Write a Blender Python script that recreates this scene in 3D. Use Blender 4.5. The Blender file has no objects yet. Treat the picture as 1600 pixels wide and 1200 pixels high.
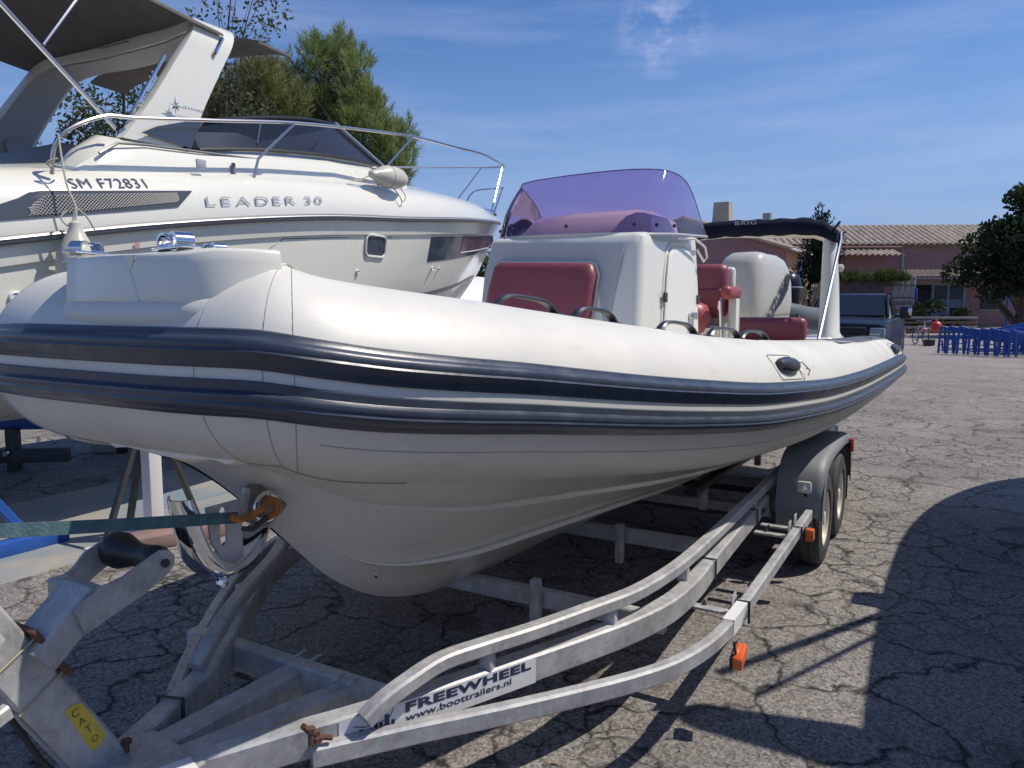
import bpy, bmesh, math, random
from math import sin, cos, tan, atan, atan2, radians, pi, sqrt, hypot
from mathutils import Vector, Matrix, noise as mnoise
import numpy as np
random.seed(7)
rng = np.random.default_rng(7)
SC = bpy.context.scene
COL = SC.collection
# ------------------------------------------------------------------ camera
cam = bpy.data.cameras.new('camera'); camo = bpy.data.objects.new('camera', cam); COL.objects.link(camo)
camo.location = (0, 0, 1.70)
camo.rotation_euler = (radians(90) - atan(125 / 1200), 0, 0)
cam.sensor_width = 36; cam.lens = 27.0; cam.clip_start = 0.05; cam.clip_end = 2000
SC.camera = camo
# ------------------------------------------------------------------ light
SUN_AZ, SUN_EL = 84.0, 55.5
world = bpy.data.worlds.new('World'); SC.world = world; world.use_nodes = True
nt = world.node_tree; nt.nodes.clear()
sky = nt.nodes.new('ShaderNodeTexSky'); sky.sky_type = 'NISHITA'; sky.sun_disc = False
sky.sun_elevation = radians(SUN_EL); sky.sun_rotation = radians(SUN_AZ)
sky.altitude = 0; sky.air_density = 1.0; sky.dust_density = 0.2; sky.ozone_density = 1.6
wb = nt.nodes.new('ShaderNodeBackground'); wb.inputs['Strength'].default_value = 0.135
wo = nt.nodes.new('ShaderNodeOutputWorld')
tcw = nt.nodes.new('ShaderNodeTexCoord')
def wmap(sc, rot=(0, 0, 0), loc=(0, 0, 0)):
    m = nt.nodes.new('ShaderNodeMapping'); m.inputs['Scale'].default_value = sc; m.inputs['Rotation'].default_value = rot
    m.inputs['Location'].default_value = loc
    nt.links.new(tcw.outputs['Generated'], m.inputs['Vector']); return m
def wnoise(m, s, d, r, lo, hi):
    n = nt.nodes.new('ShaderNodeTexNoise'); n.inputs['Scale'].default_value = s; n.inputs['Detail'].default_value = d
    n.inputs['Roughness'].default_value = r; nt.links.new(m.outputs[0], n.inputs['Vector'])
    q = nt.nodes.new('ShaderNodeMapRange'); q.inputs['From Min'].default_value = lo; q.inputs['From Max'].default_value = hi
    nt.links.new(n.outputs['Fac'], q.inputs['Value']); return q
# thin cirrus streaks all over the sky, plus one small broken cloud
streak = wnoise(wmap((0.7, 1.0, 6.5), (0.0, 0.20, 0.3)), 2.0, 6, 0.6, 0.46, 0.74)
puff = wnoise(wmap((1, 1, 1.4)), 26, 5, 0.62, 0.47, 0.66)
cd = Vector((0.185, 0.98, 0.335)).normalized()
dotn = nt.nodes.new('ShaderNodeVectorMath'); dotn.operation = 'DISTANCE'
nt.links.new(tcw.outputs['Generated'], dotn.inputs[0]); dotn.inputs[1].default_value = cd
pm = nt.nodes.new('ShaderNodeMapRange'); pm.inputs['From Min'].default_value = 0.012; pm.inputs['From Max'].default_value = 0.06
pm.inputs['To Min'].default_value = 1; pm.inputs['To Max'].default_value = 0
nt.links.new(dotn.outputs['Value'], pm.inputs['Value'])
pmul = nt.nodes.new('ShaderNodeMath'); pmul.operation = 'MULTIPLY'
nt.links.new(pm.outputs[0], pmul.inputs[0]); nt.links.new(puff.outputs[0], pmul.inputs[1])
ps = nt.nodes.new('ShaderNodeMath'); ps.operation = 'MULTIPLY'; ps.inputs[1].default_value = 0.55
nt.links.new(pmul.outputs[0], ps.inputs[0])
ss = nt.nodes.new('ShaderNodeMath'); ss.operation = 'MULTIPLY'; ss.inputs[1].default_value = 0.36
nt.links.new(streak.outputs[0], ss.inputs[0])
su = nt.nodes.new('ShaderNodeMath'); su.operation = 'ADD'; su.use_clamp = True
nt.links.new(ss.outputs[0], su.inputs[0]); nt.links.new(ps.outputs[0], su.inputs[1])
mx = nt.nodes.new('ShaderNodeMixRGB'); mx.inputs['Color2'].default_value = (4.2, 4.6, 6.6, 1)
hs = nt.nodes.new('ShaderNodeHueSaturation'); hs.inputs['Hue'].default_value = 0.512; hs.inputs['Saturation'].default_value = 1.30
hs.inputs['Value'].default_value = 0.87
nt.links.new(sky.outputs[0], hs.inputs['Color'])
# pale violet-blue haze low over the horizon, the same all the way round
sz = nt.nodes.new('ShaderNodeSeparateXYZ'); nt.links.new(tcw.outputs['Generated'], sz.inputs[0])
hz = nt.nodes.new('ShaderNodeMapRange'); hz.interpolation_type = 'SMOOTHSTEP'; hz.inputs['From Min'].default_value = -0.02; hz.inputs['From Max'].default_value = 0.36
hz.inputs['To Min'].default_value = 0.92; hz.inputs['To Max'].default_value = 0.0; nt.links.new(sz.outputs['Z'], hz.inputs[0])
hm = nt.nodes.new('ShaderNodeMixRGB'); hm.inputs['Color2'].default_value = (1.62, 2.55, 4.95, 1)
nt.links.new(hz.outputs[0], hm.inputs['Fac']); nt.links.new(hs.outputs[0], hm.inputs['Color1'])
nt.links.new(hm.outputs[0], mx.inputs['Color1']); nt.links.new(su.outputs[0], mx.inputs['Fac'])
nt.links.new(mx.outputs[0], wb.inputs['Color']); nt.links.new(wb.outputs[0], wo.inputs['Surface'])
sl = bpy.data.lights.new('sun', 'SUN'); sl.energy = 4.3; sl.angle = radians(0.53); sl.color = (1.0, 0.925, 0.81)
so = bpy.data.objects.new('sun', sl); COL.objects.link(so)
sdir = Vector((sin(radians(SUN_AZ)) * cos(radians(SUN_EL)), cos(radians(SUN_AZ)) * cos(radians(SUN_EL)), sin(radians(SUN_EL))))
so.rotation_euler = sdir.to_track_quat('Z', 'Y').to_euler(); so.location = (20, 0, 30)
SC.view_settings.view_transform = 'Standard'; SC.view_settings.look = 'None'
SC.view_settings.exposure = 0.0; SC.view_settings.gamma = 1.0; SC.view_settings.use_curve_mapping = False
SC.cycles.use_denoising = True
SC.cycles.max_bounces = 8; SC.cycles.transparent_max_bounces = 16

# ------------------------------------------------------------------ frames
AZ = radians(30)                      # the row of parked boats runs 30 degrees right of the view
LV = Vector((sin(AZ), cos(AZ), 0)); SV = Vector((cos(AZ), -sin(AZ), 0)); ZV = Vector((0, 0, 1))
ROTZ = radians(60)
def B(a, b, z):                       # a along the row, b across it (towards the viewer), z up
    return LV * a + SV * (b - 2.0) + ZV * z
def lerp(a, b, t): return a + (b - a) * t
def interp(x, xs, ys):
    return float(np.interp(x, xs, ys))
def spline(pts, n):                   # Catmull-Rom through points of any dimension
    P = [np.array(p, float) for p in pts]; out = []
    m = len(P) - 1
    for i in range(m):
        p0 = P[i - 1] if i > 0 else 2 * P[0] - P[1]
        p1, p2 = P[i], P[i + 1]
        p3 = P[i + 2] if i + 2 <= m else 2 * P[m] - P[m - 1]
        d0, d1, d2 = [max(1e-6, np.linalg.norm(q)) ** .5 for q in (p1 - p0, p2 - p1, p3 - p2)]
        for k in range(n):
            t = k / n
            m1 = (p2 - p1) + d1 * ((p1 - p0) / d0 - (p2 - p0) / (d0 + d1))
            m2 = (p2 - p1) + d1 * ((p3 - p2) / d2 - (p3 - p1) / (d1 + d2))
            a = 2 * (p1 - p2) + m1 + m2; b = -3 * (p1 - p2) - 2 * m1 - m2
            out.append(a * t ** 3 + b * t * t + m1 * t + p1)
    out.append(P[m]); return out

# ------------------------------------------------------------------ materials
MATS = {}
def mat(name, col, rough=0.5, metal=0.0, var=0.0, vscale=4.0, bump=0.0, bscale=40.0, coat=0.0, spec=0.5, col2=None, det=4, rvar=0.0):
    if name in MATS: return MATS[name]
    m = bpy.data.materials.new(name); m.use_nodes = True; MATS[name] = m
    n = m.node_tree.nodes; l = m.node_tree.links; p = n['Principled BSDF']
    p.inputs['Base Color'].default_value = (*col, 1); p.inputs['Roughness'].default_value = rough
    p.inputs['Metallic'].default_value = metal; p.inputs['Coat Weight'].default_value = coat
    p.inputs['Coat Roughness'].default_value = 0.08; p.inputs['Specular IOR Level'].default_value = spec
    tc = n.new('ShaderNodeTexCoord')
    if var > 0 or col2 or rvar > 0:
        nz = n.new('ShaderNodeTexNoise'); nz.inputs['Scale'].default_value = vscale; nz.inputs['Detail'].default_value = det
        nz.inputs['Roughness'].default_value = 0.6
        l.new(tc.outputs['Object'], nz.inputs['Vector'])
        mr = n.new('ShaderNodeMapRange'); mr.inputs['From Min'].default_value = 0.3; mr.inputs['From Max'].default_value = 0.7
        l.new(nz.outputs['Fac'], mr.inputs['Value'])
        if var > 0 or col2:
            mi = n.new('ShaderNodeMixRGB')
            c2 = col2 if col2 else tuple(min(1, c * (1 + var)) for c in col)
            c1 = col if col2 else tuple(c * (1 - var) for c in col)
            mi.inputs['Color1'].default_value = (*c1, 1); mi.inputs['Color2'].default_value = (*c2, 1)
            l.new(mr.outputs[0], mi.inputs['Fac']); l.new(mi.outputs[0], p.inputs['Base Color'])
        if rvar > 0:
            r2 = n.new('ShaderNodeMapRange'); r2.inputs['To Min'].default_value = rough - rvar; r2.inputs['To Max'].default_value = rough + rvar
            l.new(mr.outputs[0], r2.inputs['Value']); l.new(r2.outputs[0], p.inputs['Roughness'])
    if bump > 0:
        nb = n.new('ShaderNodeTexNoise'); nb.inputs['Scale'].default_value = bscale; nb.inputs['Detail'].default_value = 3
        l.new(tc.outputs['Object'], nb.inputs['Vector'])
        bp = n.new('ShaderNodeBump'); bp.inputs['Strength'].default_value = bump; bp.inputs['Distance'].default_value = 0.01
        l.new(nb.outputs['Fac'], bp.inputs['Height']); l.new(bp.outputs[0], p.inputs['Normal'])
    return m
def glass(name, tint, gloss=0.5, rough=0.03, opaque=None, mixo=0.0):
    m = bpy.data.materials.new(name); m.use_nodes = True; MATS[name] = m
    n = m.node_tree.nodes; l = m.node_tree.links; n.clear()
    out = n.new('ShaderNodeOutputMaterial'); tr = n.new('ShaderNodeBsdfTransparent'); tr.inputs[0].default_value = (*tint, 1)
    gl = n.new('ShaderNodeBsdfGlossy'); gl.inputs['Roughness'].default_value = rough; gl.inputs[0].default_value = (1, 1, 1, 1)
    fr = n.new('ShaderNodeFresnel'); fr.inputs[0].default_value = 1.48
    mx = n.new('ShaderNodeMixShader'); l.new(fr.outputs[0], mx.inputs[0])
    if opaque:
        df = n.new('ShaderNodeBsdfDiffuse'); df.inputs[0].default_value = (*opaque, 1)
        m2 = n.new('ShaderNodeMixShader'); m2.inputs[0].default_value = mixo
        l.new(tr.outputs[0], m2.inputs[1]); l.new(df.outputs[0], m2.inputs[2]); l.new(m2.outputs[0], mx.inputs[1])
    else: l.new(tr.outputs[0], mx.inputs[1])
    l.new(gl.outputs[0], mx.inputs[2]); l.new(mx.outputs[0], out.inputs[0])
    return m
M_hyp = mat('hypalon_cream', (0.70, 0.685, 0.61), 0.42, var=0.05, vscale=2.2, bump=0.035, bscale=5, rvar=0.06)
def scuffs(m, amt=.5, dark=(.36, .34, .30), sc=(1.2, 1.2, 5.0)):
    n = m.node_tree.nodes; l = m.node_tree.links; p = n['Principled BSDF']
    tc = n.new('ShaderNodeTexCoord'); mp = n.new('ShaderNodeMapping'); mp.inputs['Scale'].default_value = sc
    a = n.new('ShaderNodeTexNoise'); a.inputs['Scale'].default_value = 3.2; a.inputs['Detail'].default_value = 8; a.inputs['Roughness'].default_value = .72
    l.new(tc.outputs['Object'], mp.inputs[0]); l.new(mp.outputs[0], a.inputs['Vector'])
    q = n.new('ShaderNodeMapRange'); q.inputs['From Min'].default_value = .56; q.inputs['From Max'].default_value = .74; q.inputs['To Max'].default_value = amt
    l.new(a.outputs['Fac'], q.inputs[0])
    src = p.inputs['Base Color'].links[0].from_socket; mi = n.new('ShaderNodeMixRGB'); mi.inputs[2].default_value = (*dark, 1)
    l.new(q.outputs[0], mi.inputs[0]); l.new(src, mi.inputs[1]); l.new(mi.outputs[0], p.inputs['Base Color'])
    v = n.new('ShaderNodeTexVoronoi'); v.inputs['Scale'].default_value = 22; l.new(tc.outputs['Object'], v.inputs['Vector'])   # specks
    q2 = n.new('ShaderNodeMapRange'); q2.inputs['From Min'].default_value = .03; q2.inputs['From Max'].default_value = .06; q2.inputs['To Min'].default_value = .35; q2.inputs['To Max'].default_value = 0
    l.new(v.outputs['Distance'], q2.inputs[0]); b = n.new('ShaderNodeTexNoise'); b.inputs['Scale'].default_value = 2.0; l.new(tc.outputs['Object'], b.inputs['Vector'])
    q3 = n.new('ShaderNodeMapRange'); q3.inputs['From Min'].default_value = .52; q3.inputs['From Max'].default_value = .6; l.new(b.outputs['Fac'], q3.inputs[0])
    mm = n.new('ShaderNodeMath'); mm.operation = 'MULTIPLY'; l.new(q2.outputs[0], mm.inputs[0]); l.new(q3.outputs[0], mm.inputs[1])
    m2 = n.new('ShaderNodeMixRGB'); m2.inputs[2].default_value = (.2, .19, .17, 1); l.new(mm.outputs[0], m2.inputs[0]); l.new(mi.outputs[0], m2.inputs[1]); l.new(m2.outputs[0], p.inputs['Base Color'])
scuffs(M_hyp, .30)
M_hypseam = mat('hypalon_seam', (0.38, 0.37, 0.34), 0.6)
M_navy = mat('navy_rubber', (0.036, 0.048, 0.074), 0.34, spec=0.7, var=0.2, vscale=9, bump=0.06, bscale=30, rvar=0.1)
M_navyd = mat('navy_pad', (0.06, 0.07, 0.10), 0.6, var=0.1, vscale=20)
M_gel = mat('gelcoat_cream', (0.84, 0.80, 0.71), 0.22, var=0.04, vscale=1.5, coat=0.25)
scuffs(M_gel, .35, (.42, .38, .31), (1, 1, 3))
M_gelw = mat('gelcoat_white', (0.77, 0.755, 0.655), 0.2, var=0.02, vscale=1.5, coat=0.3)
M_geldoor = mat('gelcoat_door', (0.84, 0.83, 0.76), 0.3)
M_gelgrey = mat('gelcoat_grey_panel', (0.44, 0.45, 0.45), 0.3, var=0.03)
M_lead = mat('cruiser_gelcoat', (0.76, 0.75, 0.665), 0.16, coat=0.4, var=0.015, vscale=0.8)
M_leadhull = mat('cruiser_hull_gelcoat', (0.75, 0.745, 0.655), 0.16, coat=0.4, var=0.015, vscale=0.8)
M_leadshade = mat('cruiser_arch_lining', (0.40, 0.40, 0.42), 0.4, var=0.03)
scuffs(M_leadhull, .22, (.45, .43, .38), (2.5, 2.5, .6))
M_leadgrey = mat('cruiser_grey_trim', (0.16, 0.165, 0.18), 0.35)
M_navyband = mat('cruiser_dark_band', (0.045, 0.06, 0.09), 0.12, coat=0.5)
M_black = mat('black_plastic', (0.018, 0.019, 0.022), 0.4)
M_rubber = mat('tyre_rubber', (0.045, 0.045, 0.047), 0.75, var=0.2, vscale=20, bump=0.1, bscale=60)
M_chrome = mat('polished_steel', (0.75, 0.75, 0.77), 0.09, metal=1.0)
M_steel = mat('stainless_tube', (0.62, 0.62, 0.64), 0.2, metal=1.0)
M_canvas = mat('dark_canvas', (0.14, 0.125, 0.12), 0.85, var=0.15, vscale=6, bump=0.12, bscale=12)
M_canvas2 = mat('navy_canvas', (0.012, 0.016, 0.032), 0.95, spec=0.1, var=0.2, vscale=9, bump=0.3, bscale=9)
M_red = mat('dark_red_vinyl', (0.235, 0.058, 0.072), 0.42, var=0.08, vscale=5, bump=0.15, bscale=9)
M_fender = mat('fender_vinyl', (0.56, 0.54, 0.45), 0.3, var=0.06, vscale=5)
M_rope = mat('pale_rope', (0.5, 0.46, 0.38), 0.9)
M_white = mat('white_paint', (0.75, 0.75, 0.75), 0.4)
M_rim = mat('cream_wheel_rim', (0.62, 0.58, 0.48), 0.4, var=0.08, vscale=15)
M_mud = mat('grey_mudguard_plastic', (0.20, 0.215, 0.225), 0.55, var=0.12, vscale=5, bump=0.05, bscale=60)
M_orange = mat('amber_lens', (0.75, 0.13, 0.02), 0.2, coat=0.5)
M_redlens = mat('red_lens', (0.5, 0.03, 0.02), 0.2, coat=0.5)
M_clear = mat('clear_lens', (0.62, 0.62, 0.58), 0.15, coat=0.6)
M_rust = mat('rusty_steel', (0.12, 0.06, 0.04), 0.8, var=0.4, vscale=40, bump=0.2)
M_orust = mat('orange_hook', (0.42, 0.15, 0.03), 0.55, var=0.4, vscale=40, bump=0.3)
M_sticker = mat('white_sticker', (0.72, 0.72, 0.74), 0.35, var=0.05, vscale=14)
M_ink = mat('navy_print', (0.025, 0.035, 0.085), 0.4)
M_yellow = mat('yellow_tape', (0.68, 0.50, 0.06), 0.6, var=0.06, vscale=20)
M_pen = mat('black_marker', (0.04, 0.05, 0.02), 0.6)
M_blue = mat('blue_paint', (0.02, 0.09, 0.36), 0.45, var=0.15, vscale=8)
M_strap = mat('teal_strap', (0.075, 0.15, 0.17), 0.75, var=0.3, vscale=30, bump=0.3, bscale=120)
M_wood = mat('weathered_wood', (0.20, 0.13, 0.09), 0.85, var=0.3, vscale=14, bump=0.3, bscale=40)
M_dsteel = mat('dark_steel', (0.05, 0.052, 0.058), 0.55, var=0.2, vscale=12)
M_conc = mat('pale_concrete', (0.36, 0.345, 0.32), 0.9, var=0.12, vscale=3, bump=0.2, bscale=40)
M_carblack = mat('black_car_paint', (0.008, 0.011, 0.020), 0.3, spec=0.25)
M_carglass = mat('car_glass', (0.018, 0.026, 0.040), 0.1, spec=0.3)
M_pink = mat('pink_render', (0.34, 0.185, 0.18), 0.92, var=0.08, vscale=1.2, bump=0.1, bscale=30)
M_orangew = mat('sunlit_orange_render', (0.50, 0.26, 0.16), 0.92, var=0.08, vscale=1.2, bump=0.1, bscale=30)  # the pink house's render with sunlit warmth put into its colour
M_tile = mat('clay_tile', (0.34, 0.285, 0.225), 0.9, var=0.35, vscale=2.0, bump=0.2, det=6)
M_tiled = mat('dark_clay_tile', (0.14, 0.11, 0.10), 0.9, var=0.3, vscale=2.0)  # dark tile; the porch roof's shade is put into the colour too
M_bluedoor = mat('grey_blue_door', (0.12, 0.19, 0.29), 0.6, var=0.08)
M_dark = mat('dark_interior', (0.012, 0.015, 0.022), 0.9)
M_wall = mat('dark_block_wall', (0.085, 0.08, 0.09), 0.95, var=0.2, vscale=3, bump=0.3)
M_board = mat('grey_boards', (0.30, 0.30, 0.31), 0.9, var=0.15, vscale=4)
M_bark = mat('bark', (0.12, 0.09, 0.065), 0.95, var=0.3, vscale=8, bump=0.5, bscale=20)
M_shutter = mat('light_blue_shutter', (0.18, 0.36, 0.52), 0.6)
M_plume = mat('pampas_plume', (0.45, 0.36, 0.26), 0.9, var=0.2)
M_hypgrey = mat('grey_hypalon', (0.09, 0.10, 0.11), 0.6)
M_purple = glass('purple_acrylic', (0.62, 0.44, 0.70), opaque=(0.28, 0.18, 0.36), mixo=0.12)
M_smoke = glass('smoked_glass', (0.16, 0.18, 0.24), opaque=(0.05, 0.06, 0.09), mixo=0.25)
M_clearg = glass('clear_acrylic', (0.75, 0.78, 0.82))
M_purplew = mat('purple_curtain_glass', (0.16, 0.09, 0.12), 0.12, var=0.35, vscale=14, coat=0.5)

def galv():
    m = bpy.data.materials.new('galvanised_steel'); m.use_nodes = True
    n = m.node_tree.nodes; l = m.node_tree.links; p = n['Principled BSDF']
    tc = n.new('ShaderNodeTexCoord')
    a = n.new('ShaderNodeTexNoise'); a.inputs['Scale'].default_value = 7; a.inputs['Detail'].default_value = 6; a.inputs['Roughness'].default_value = 0.65
    v = n.new('ShaderNodeTexVoronoi'); v.inputs['Scale'].default_value = 55
    mp = n.new('ShaderNodeMapping'); mp.inputs['Scale'].default_value = (1, 1, 0.18)
    d = n.new('ShaderNodeTexNoise'); d.inputs['Scale'].default_value = 30; d.inputs['Detail'].default_value = 3
    l.new(tc.outputs['Object'], a.inputs['Vector']); l.new(tc.outputs['Object'], v.inputs['Vector'])
    l.new(tc.outputs['Object'], mp.inputs[0]); l.new(mp.outputs[0], d.inputs['Vector'])
    cr = n.new('ShaderNodeValToRGB'); l.new(a.outputs['Fac'], cr.inputs[0])
    e = cr.color_ramp.elements
    e[0].position = 0.33; e[0].color = (0.30, 0.315, 0.33, 1); e[1].position = 0.72; e[1].color = (0.55, 0.56, 0.56, 1)
    mi = n.new('ShaderNodeMixRGB'); mi.blend_type = 'OVERLAY'; mi.inputs[0].default_value = 0.14
    l.new(cr.outputs[0], mi.inputs[1]); l.new(v.outputs['Color'], mi.inputs[2])
    m3 = n.new('ShaderNodeMixRGB'); m3.inputs[2].default_value = (0.56, 0.56, 0.55, 1)
    q = n.new('ShaderNodeMapRange'); q.inputs['From Min'].default_value = 0.60; q.inputs['From Max'].default_value = 0.74; q.inputs['To Max'].default_value = 0.6
    l.new(d.outputs['Fac'], q.inputs[0]); l.new(q.outputs[0], m3.inputs[0]); l.new(mi.outputs[0], m3.inputs[1])
    bw = n.new('ShaderNodeRGBToBW'); l.new(m3.outputs[0], bw.inputs[0])
    cm = n.new('ShaderNodeCombineColor'); sx = n.new('ShaderNodeMixRGB'); sx.inputs[0].default_value = 0.8
    for i in range(3): l.new(bw.outputs[0], cm.inputs[i])
    l.new(m3.outputs[0], sx.inputs[1]); l.new(cm.outputs[0], sx.inputs[2])
    l.new(sx.outputs[0], p.inputs['Base Color'])
    p.inputs['Metallic'].default_value = 0.2; p.inputs['Roughness'].default_value = 0.48
    r = n.new('ShaderNodeMapRange'); r.inputs['To Min'].default_value = 0.38; r.inputs['To Max'].default_value = 0.6
    l.new(a.outputs['Fac'], r.inputs[0]); l.new(r.outputs[0], p.inputs['Roughness'])
    b = n.new('ShaderNodeBump'); b.inputs['Strength'].default_value = 0.12; b.inputs['Distance'].default_value = 0.004
    l.new(d.outputs['Fac'], b.inputs['Height']); l.new(b.outputs[0], p.inputs['Normal'])
    return m
M_galv = galv()

def ground_mat():
    m = bpy.data.materials.new('old_cracked_asphalt'); m.use_nodes = True
    n = m.node_tree.nodes; l = m.node_tree.links; p = n['Principled BSDF']
    tc = n.new('ShaderNodeTexCoord')
    def noise(s, det=4, r=0.55, src=None):
        x = n.new('ShaderNodeTexNoise'); x.inputs['Scale'].default_value = s; x.inputs['Detail'].default_value = det
        x.inputs['Roughness'].default_value = r; l.new(src or tc.outputs['Object'], x.inputs['Vector']); return x
    def rng_(src, a, b, c=0.0, d=1.0):
        q = n.new('ShaderNodeMapRange'); q.inputs['From Min'].default_value = a; q.inputs['From Max'].default_value = b
        q.inputs['To Min'].default_value = c; q.inputs['To Max'].default_value = d; l.new(src, q.inputs[0]); return q
    def mth(op, a, b):
        q = n.new('ShaderNodeMath'); q.operation = op
        for i, x in enumerate((a, b)):
            if isinstance(x, (int, float)): q.inputs[i].default_value = x
            else: l.new(x, q.inputs[i])
        return q
    # warped coordinates for the cracks
    def warped(amp, ns, nd=3):
        w = noise(ns, nd); sub = n.new('ShaderNodeVectorMath'); sub.operation = 'SUBTRACT'; sub.inputs[1].default_value = (.5, .5, .5)
        l.new(w.outputs['Color'], sub.inputs[0])
        sc = n.new('ShaderNodeVectorMath'); sc.operation = 'SCALE'; sc.inputs['Scale'].default_value = amp; l.new(sub.outputs[0], sc.inputs[0])
        ad = n.new('ShaderNodeVectorMath'); ad.operation = 'ADD'; l.new(tc.outputs['Object'], ad.inputs[0]); l.new(sc.outputs[0], ad.inputs[1])
        return ad.outputs[0]
    def crack(scale, width, amp, ns):
        v = n.new('ShaderNodeTexVoronoi'); v.feature = 'DISTANCE_TO_EDGE'; v.inputs['Scale'].default_value = scale
        v.voronoi_dimensions = '2D'
        l.new(warped(amp, ns, 5), v.inputs['Vector']); return rng_(v.outputs['Distance'], 0.0, width, 1, 0)
    big = crack(1.75, 0.045, 0.75, 1.9); sml = crack(5.2, 0.075, 0.22, 5)
    mk1 = rng_(noise(0.9, 3).outputs['Fac'], 0.34, 0.50, 0.45, 1); mk2 = rng_(noise(0.55, 2).outputs['Fac'], 0.42, 0.56)
    fade = noise(9, 3); fd = rng_(fade.outputs['Fac'], 0.30, 0.52, 0.25, 1)
    c1 = mth('MULTIPLY', big.outputs[0], mk1.outputs[0]); c2 = mth('MULTIPLY', sml.outputs[0], mk2.outputs[0])
    # the fine network is densest under the boats and in the foreground on the right
    c2b = mth('MULTIPLY', c2.outputs[0], 0.75)
    cr = mth('MAXIMUM', c1.outputs[0], c2b.outputs[0]); cr = mth('MULTIPLY', cr.outputs[0], fd.outputs[0])
    # aggregate
    st = n.new('ShaderNodeTexVoronoi'); st.inputs['Scale'].default_value = 95; l.new(tc.outputs['Object'], st.inputs['Vector'])
    fine = noise(240, 3, 0.7); mid = noise(38, 4, 0.6); large = noise(0.7, 5, 0.6)
    ramp = n.new('ShaderNodeValToRGB'); e = ramp.color_ramp.elements
    e[0].position = 0.36; e[0].color = (0.095, 0.088, 0.083, 1); e[1].position = 0.66; e[1].color = (0.35, 0.33, 0.305, 1)
    k = ramp.color_ramp.elements.new(0.5); k.color = (0.215, 0.20, 0.187, 1)
    mxn = n.new('ShaderNodeMixRGB'); mxn.inputs[0].default_value = 0.45; l.new(fine.outputs['Fac'], mxn.inputs[1]); l.new(st.outputs['Color'], mxn.inputs[2])
    bwn = n.new('ShaderNodeRGBToBW'); l.new(mxn.outputs[0], bwn.inputs[0])
    ad = mth('MULTIPLY', mid.outputs['Fac'], 0.25); ad2 = mth('MULTIPLY', bwn.outputs[0], 0.75); ad3 = mth('ADD', ad.outputs[0], ad2.outputs[0])
    l.new(ad3.outputs[0], ramp.inputs[0])
    lm = rng_(large.outputs['Fac'], 0.3, 0.7, 0.72, 1.24)
    s1 = n.new('ShaderNodeMixRGB'); s1.blend_type = 'MULTIPLY'; s1.inputs[0].default_value = 1
    l.new(ramp.outputs[0], s1.inputs[1]); l.new(lm.outputs[0], s1.inputs[2])
    # brown stains
    stn = rng_(noise(1.7, 4, 0.5).outputs['Fac'], 0.60, 0.68, 0, 0.6)
    s2 = n.new('ShaderNodeMixRGB'); s2.inputs[2].default_value = (0.075, 0.055, 0.042, 1)
    l.new(stn.outputs[0], s2.inputs[0]); l.new(s1.outputs[0], s2.inputs[1])
    s3 = n.new('ShaderNodeMixRGB'); s3.inputs[2].default_value = (0.012, 0.011, 0.012, 1)
    l.new(cr.outputs[0], s3.inputs[0]); l.new(s2.outputs[0], s3.inputs[1])
    # far away the yard is paler
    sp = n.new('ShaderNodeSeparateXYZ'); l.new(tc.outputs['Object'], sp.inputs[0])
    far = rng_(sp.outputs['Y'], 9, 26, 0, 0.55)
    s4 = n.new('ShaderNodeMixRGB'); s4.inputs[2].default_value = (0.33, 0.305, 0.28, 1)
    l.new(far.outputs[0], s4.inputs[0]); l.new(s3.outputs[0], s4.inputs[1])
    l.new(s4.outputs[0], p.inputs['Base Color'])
    p.inputs['Roughness'].default_value = 0.9; p.inputs['Specular IOR Level'].default_value = 0.3
    h = mth('MULTIPLY', cr.outputs[0], -1.6); h2 = mth('ADD', h.outputs[0], bwn.outputs[0])
    b = n.new('ShaderNodeBump'); b.inputs['Strength'].default_value = 0.55; b.inputs['Distance'].default_value = 0.008
    l.new(h2.outputs[0], b.inputs['Height']); l.new(b.outputs[0], p.inputs['Normal'])
    return m

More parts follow.
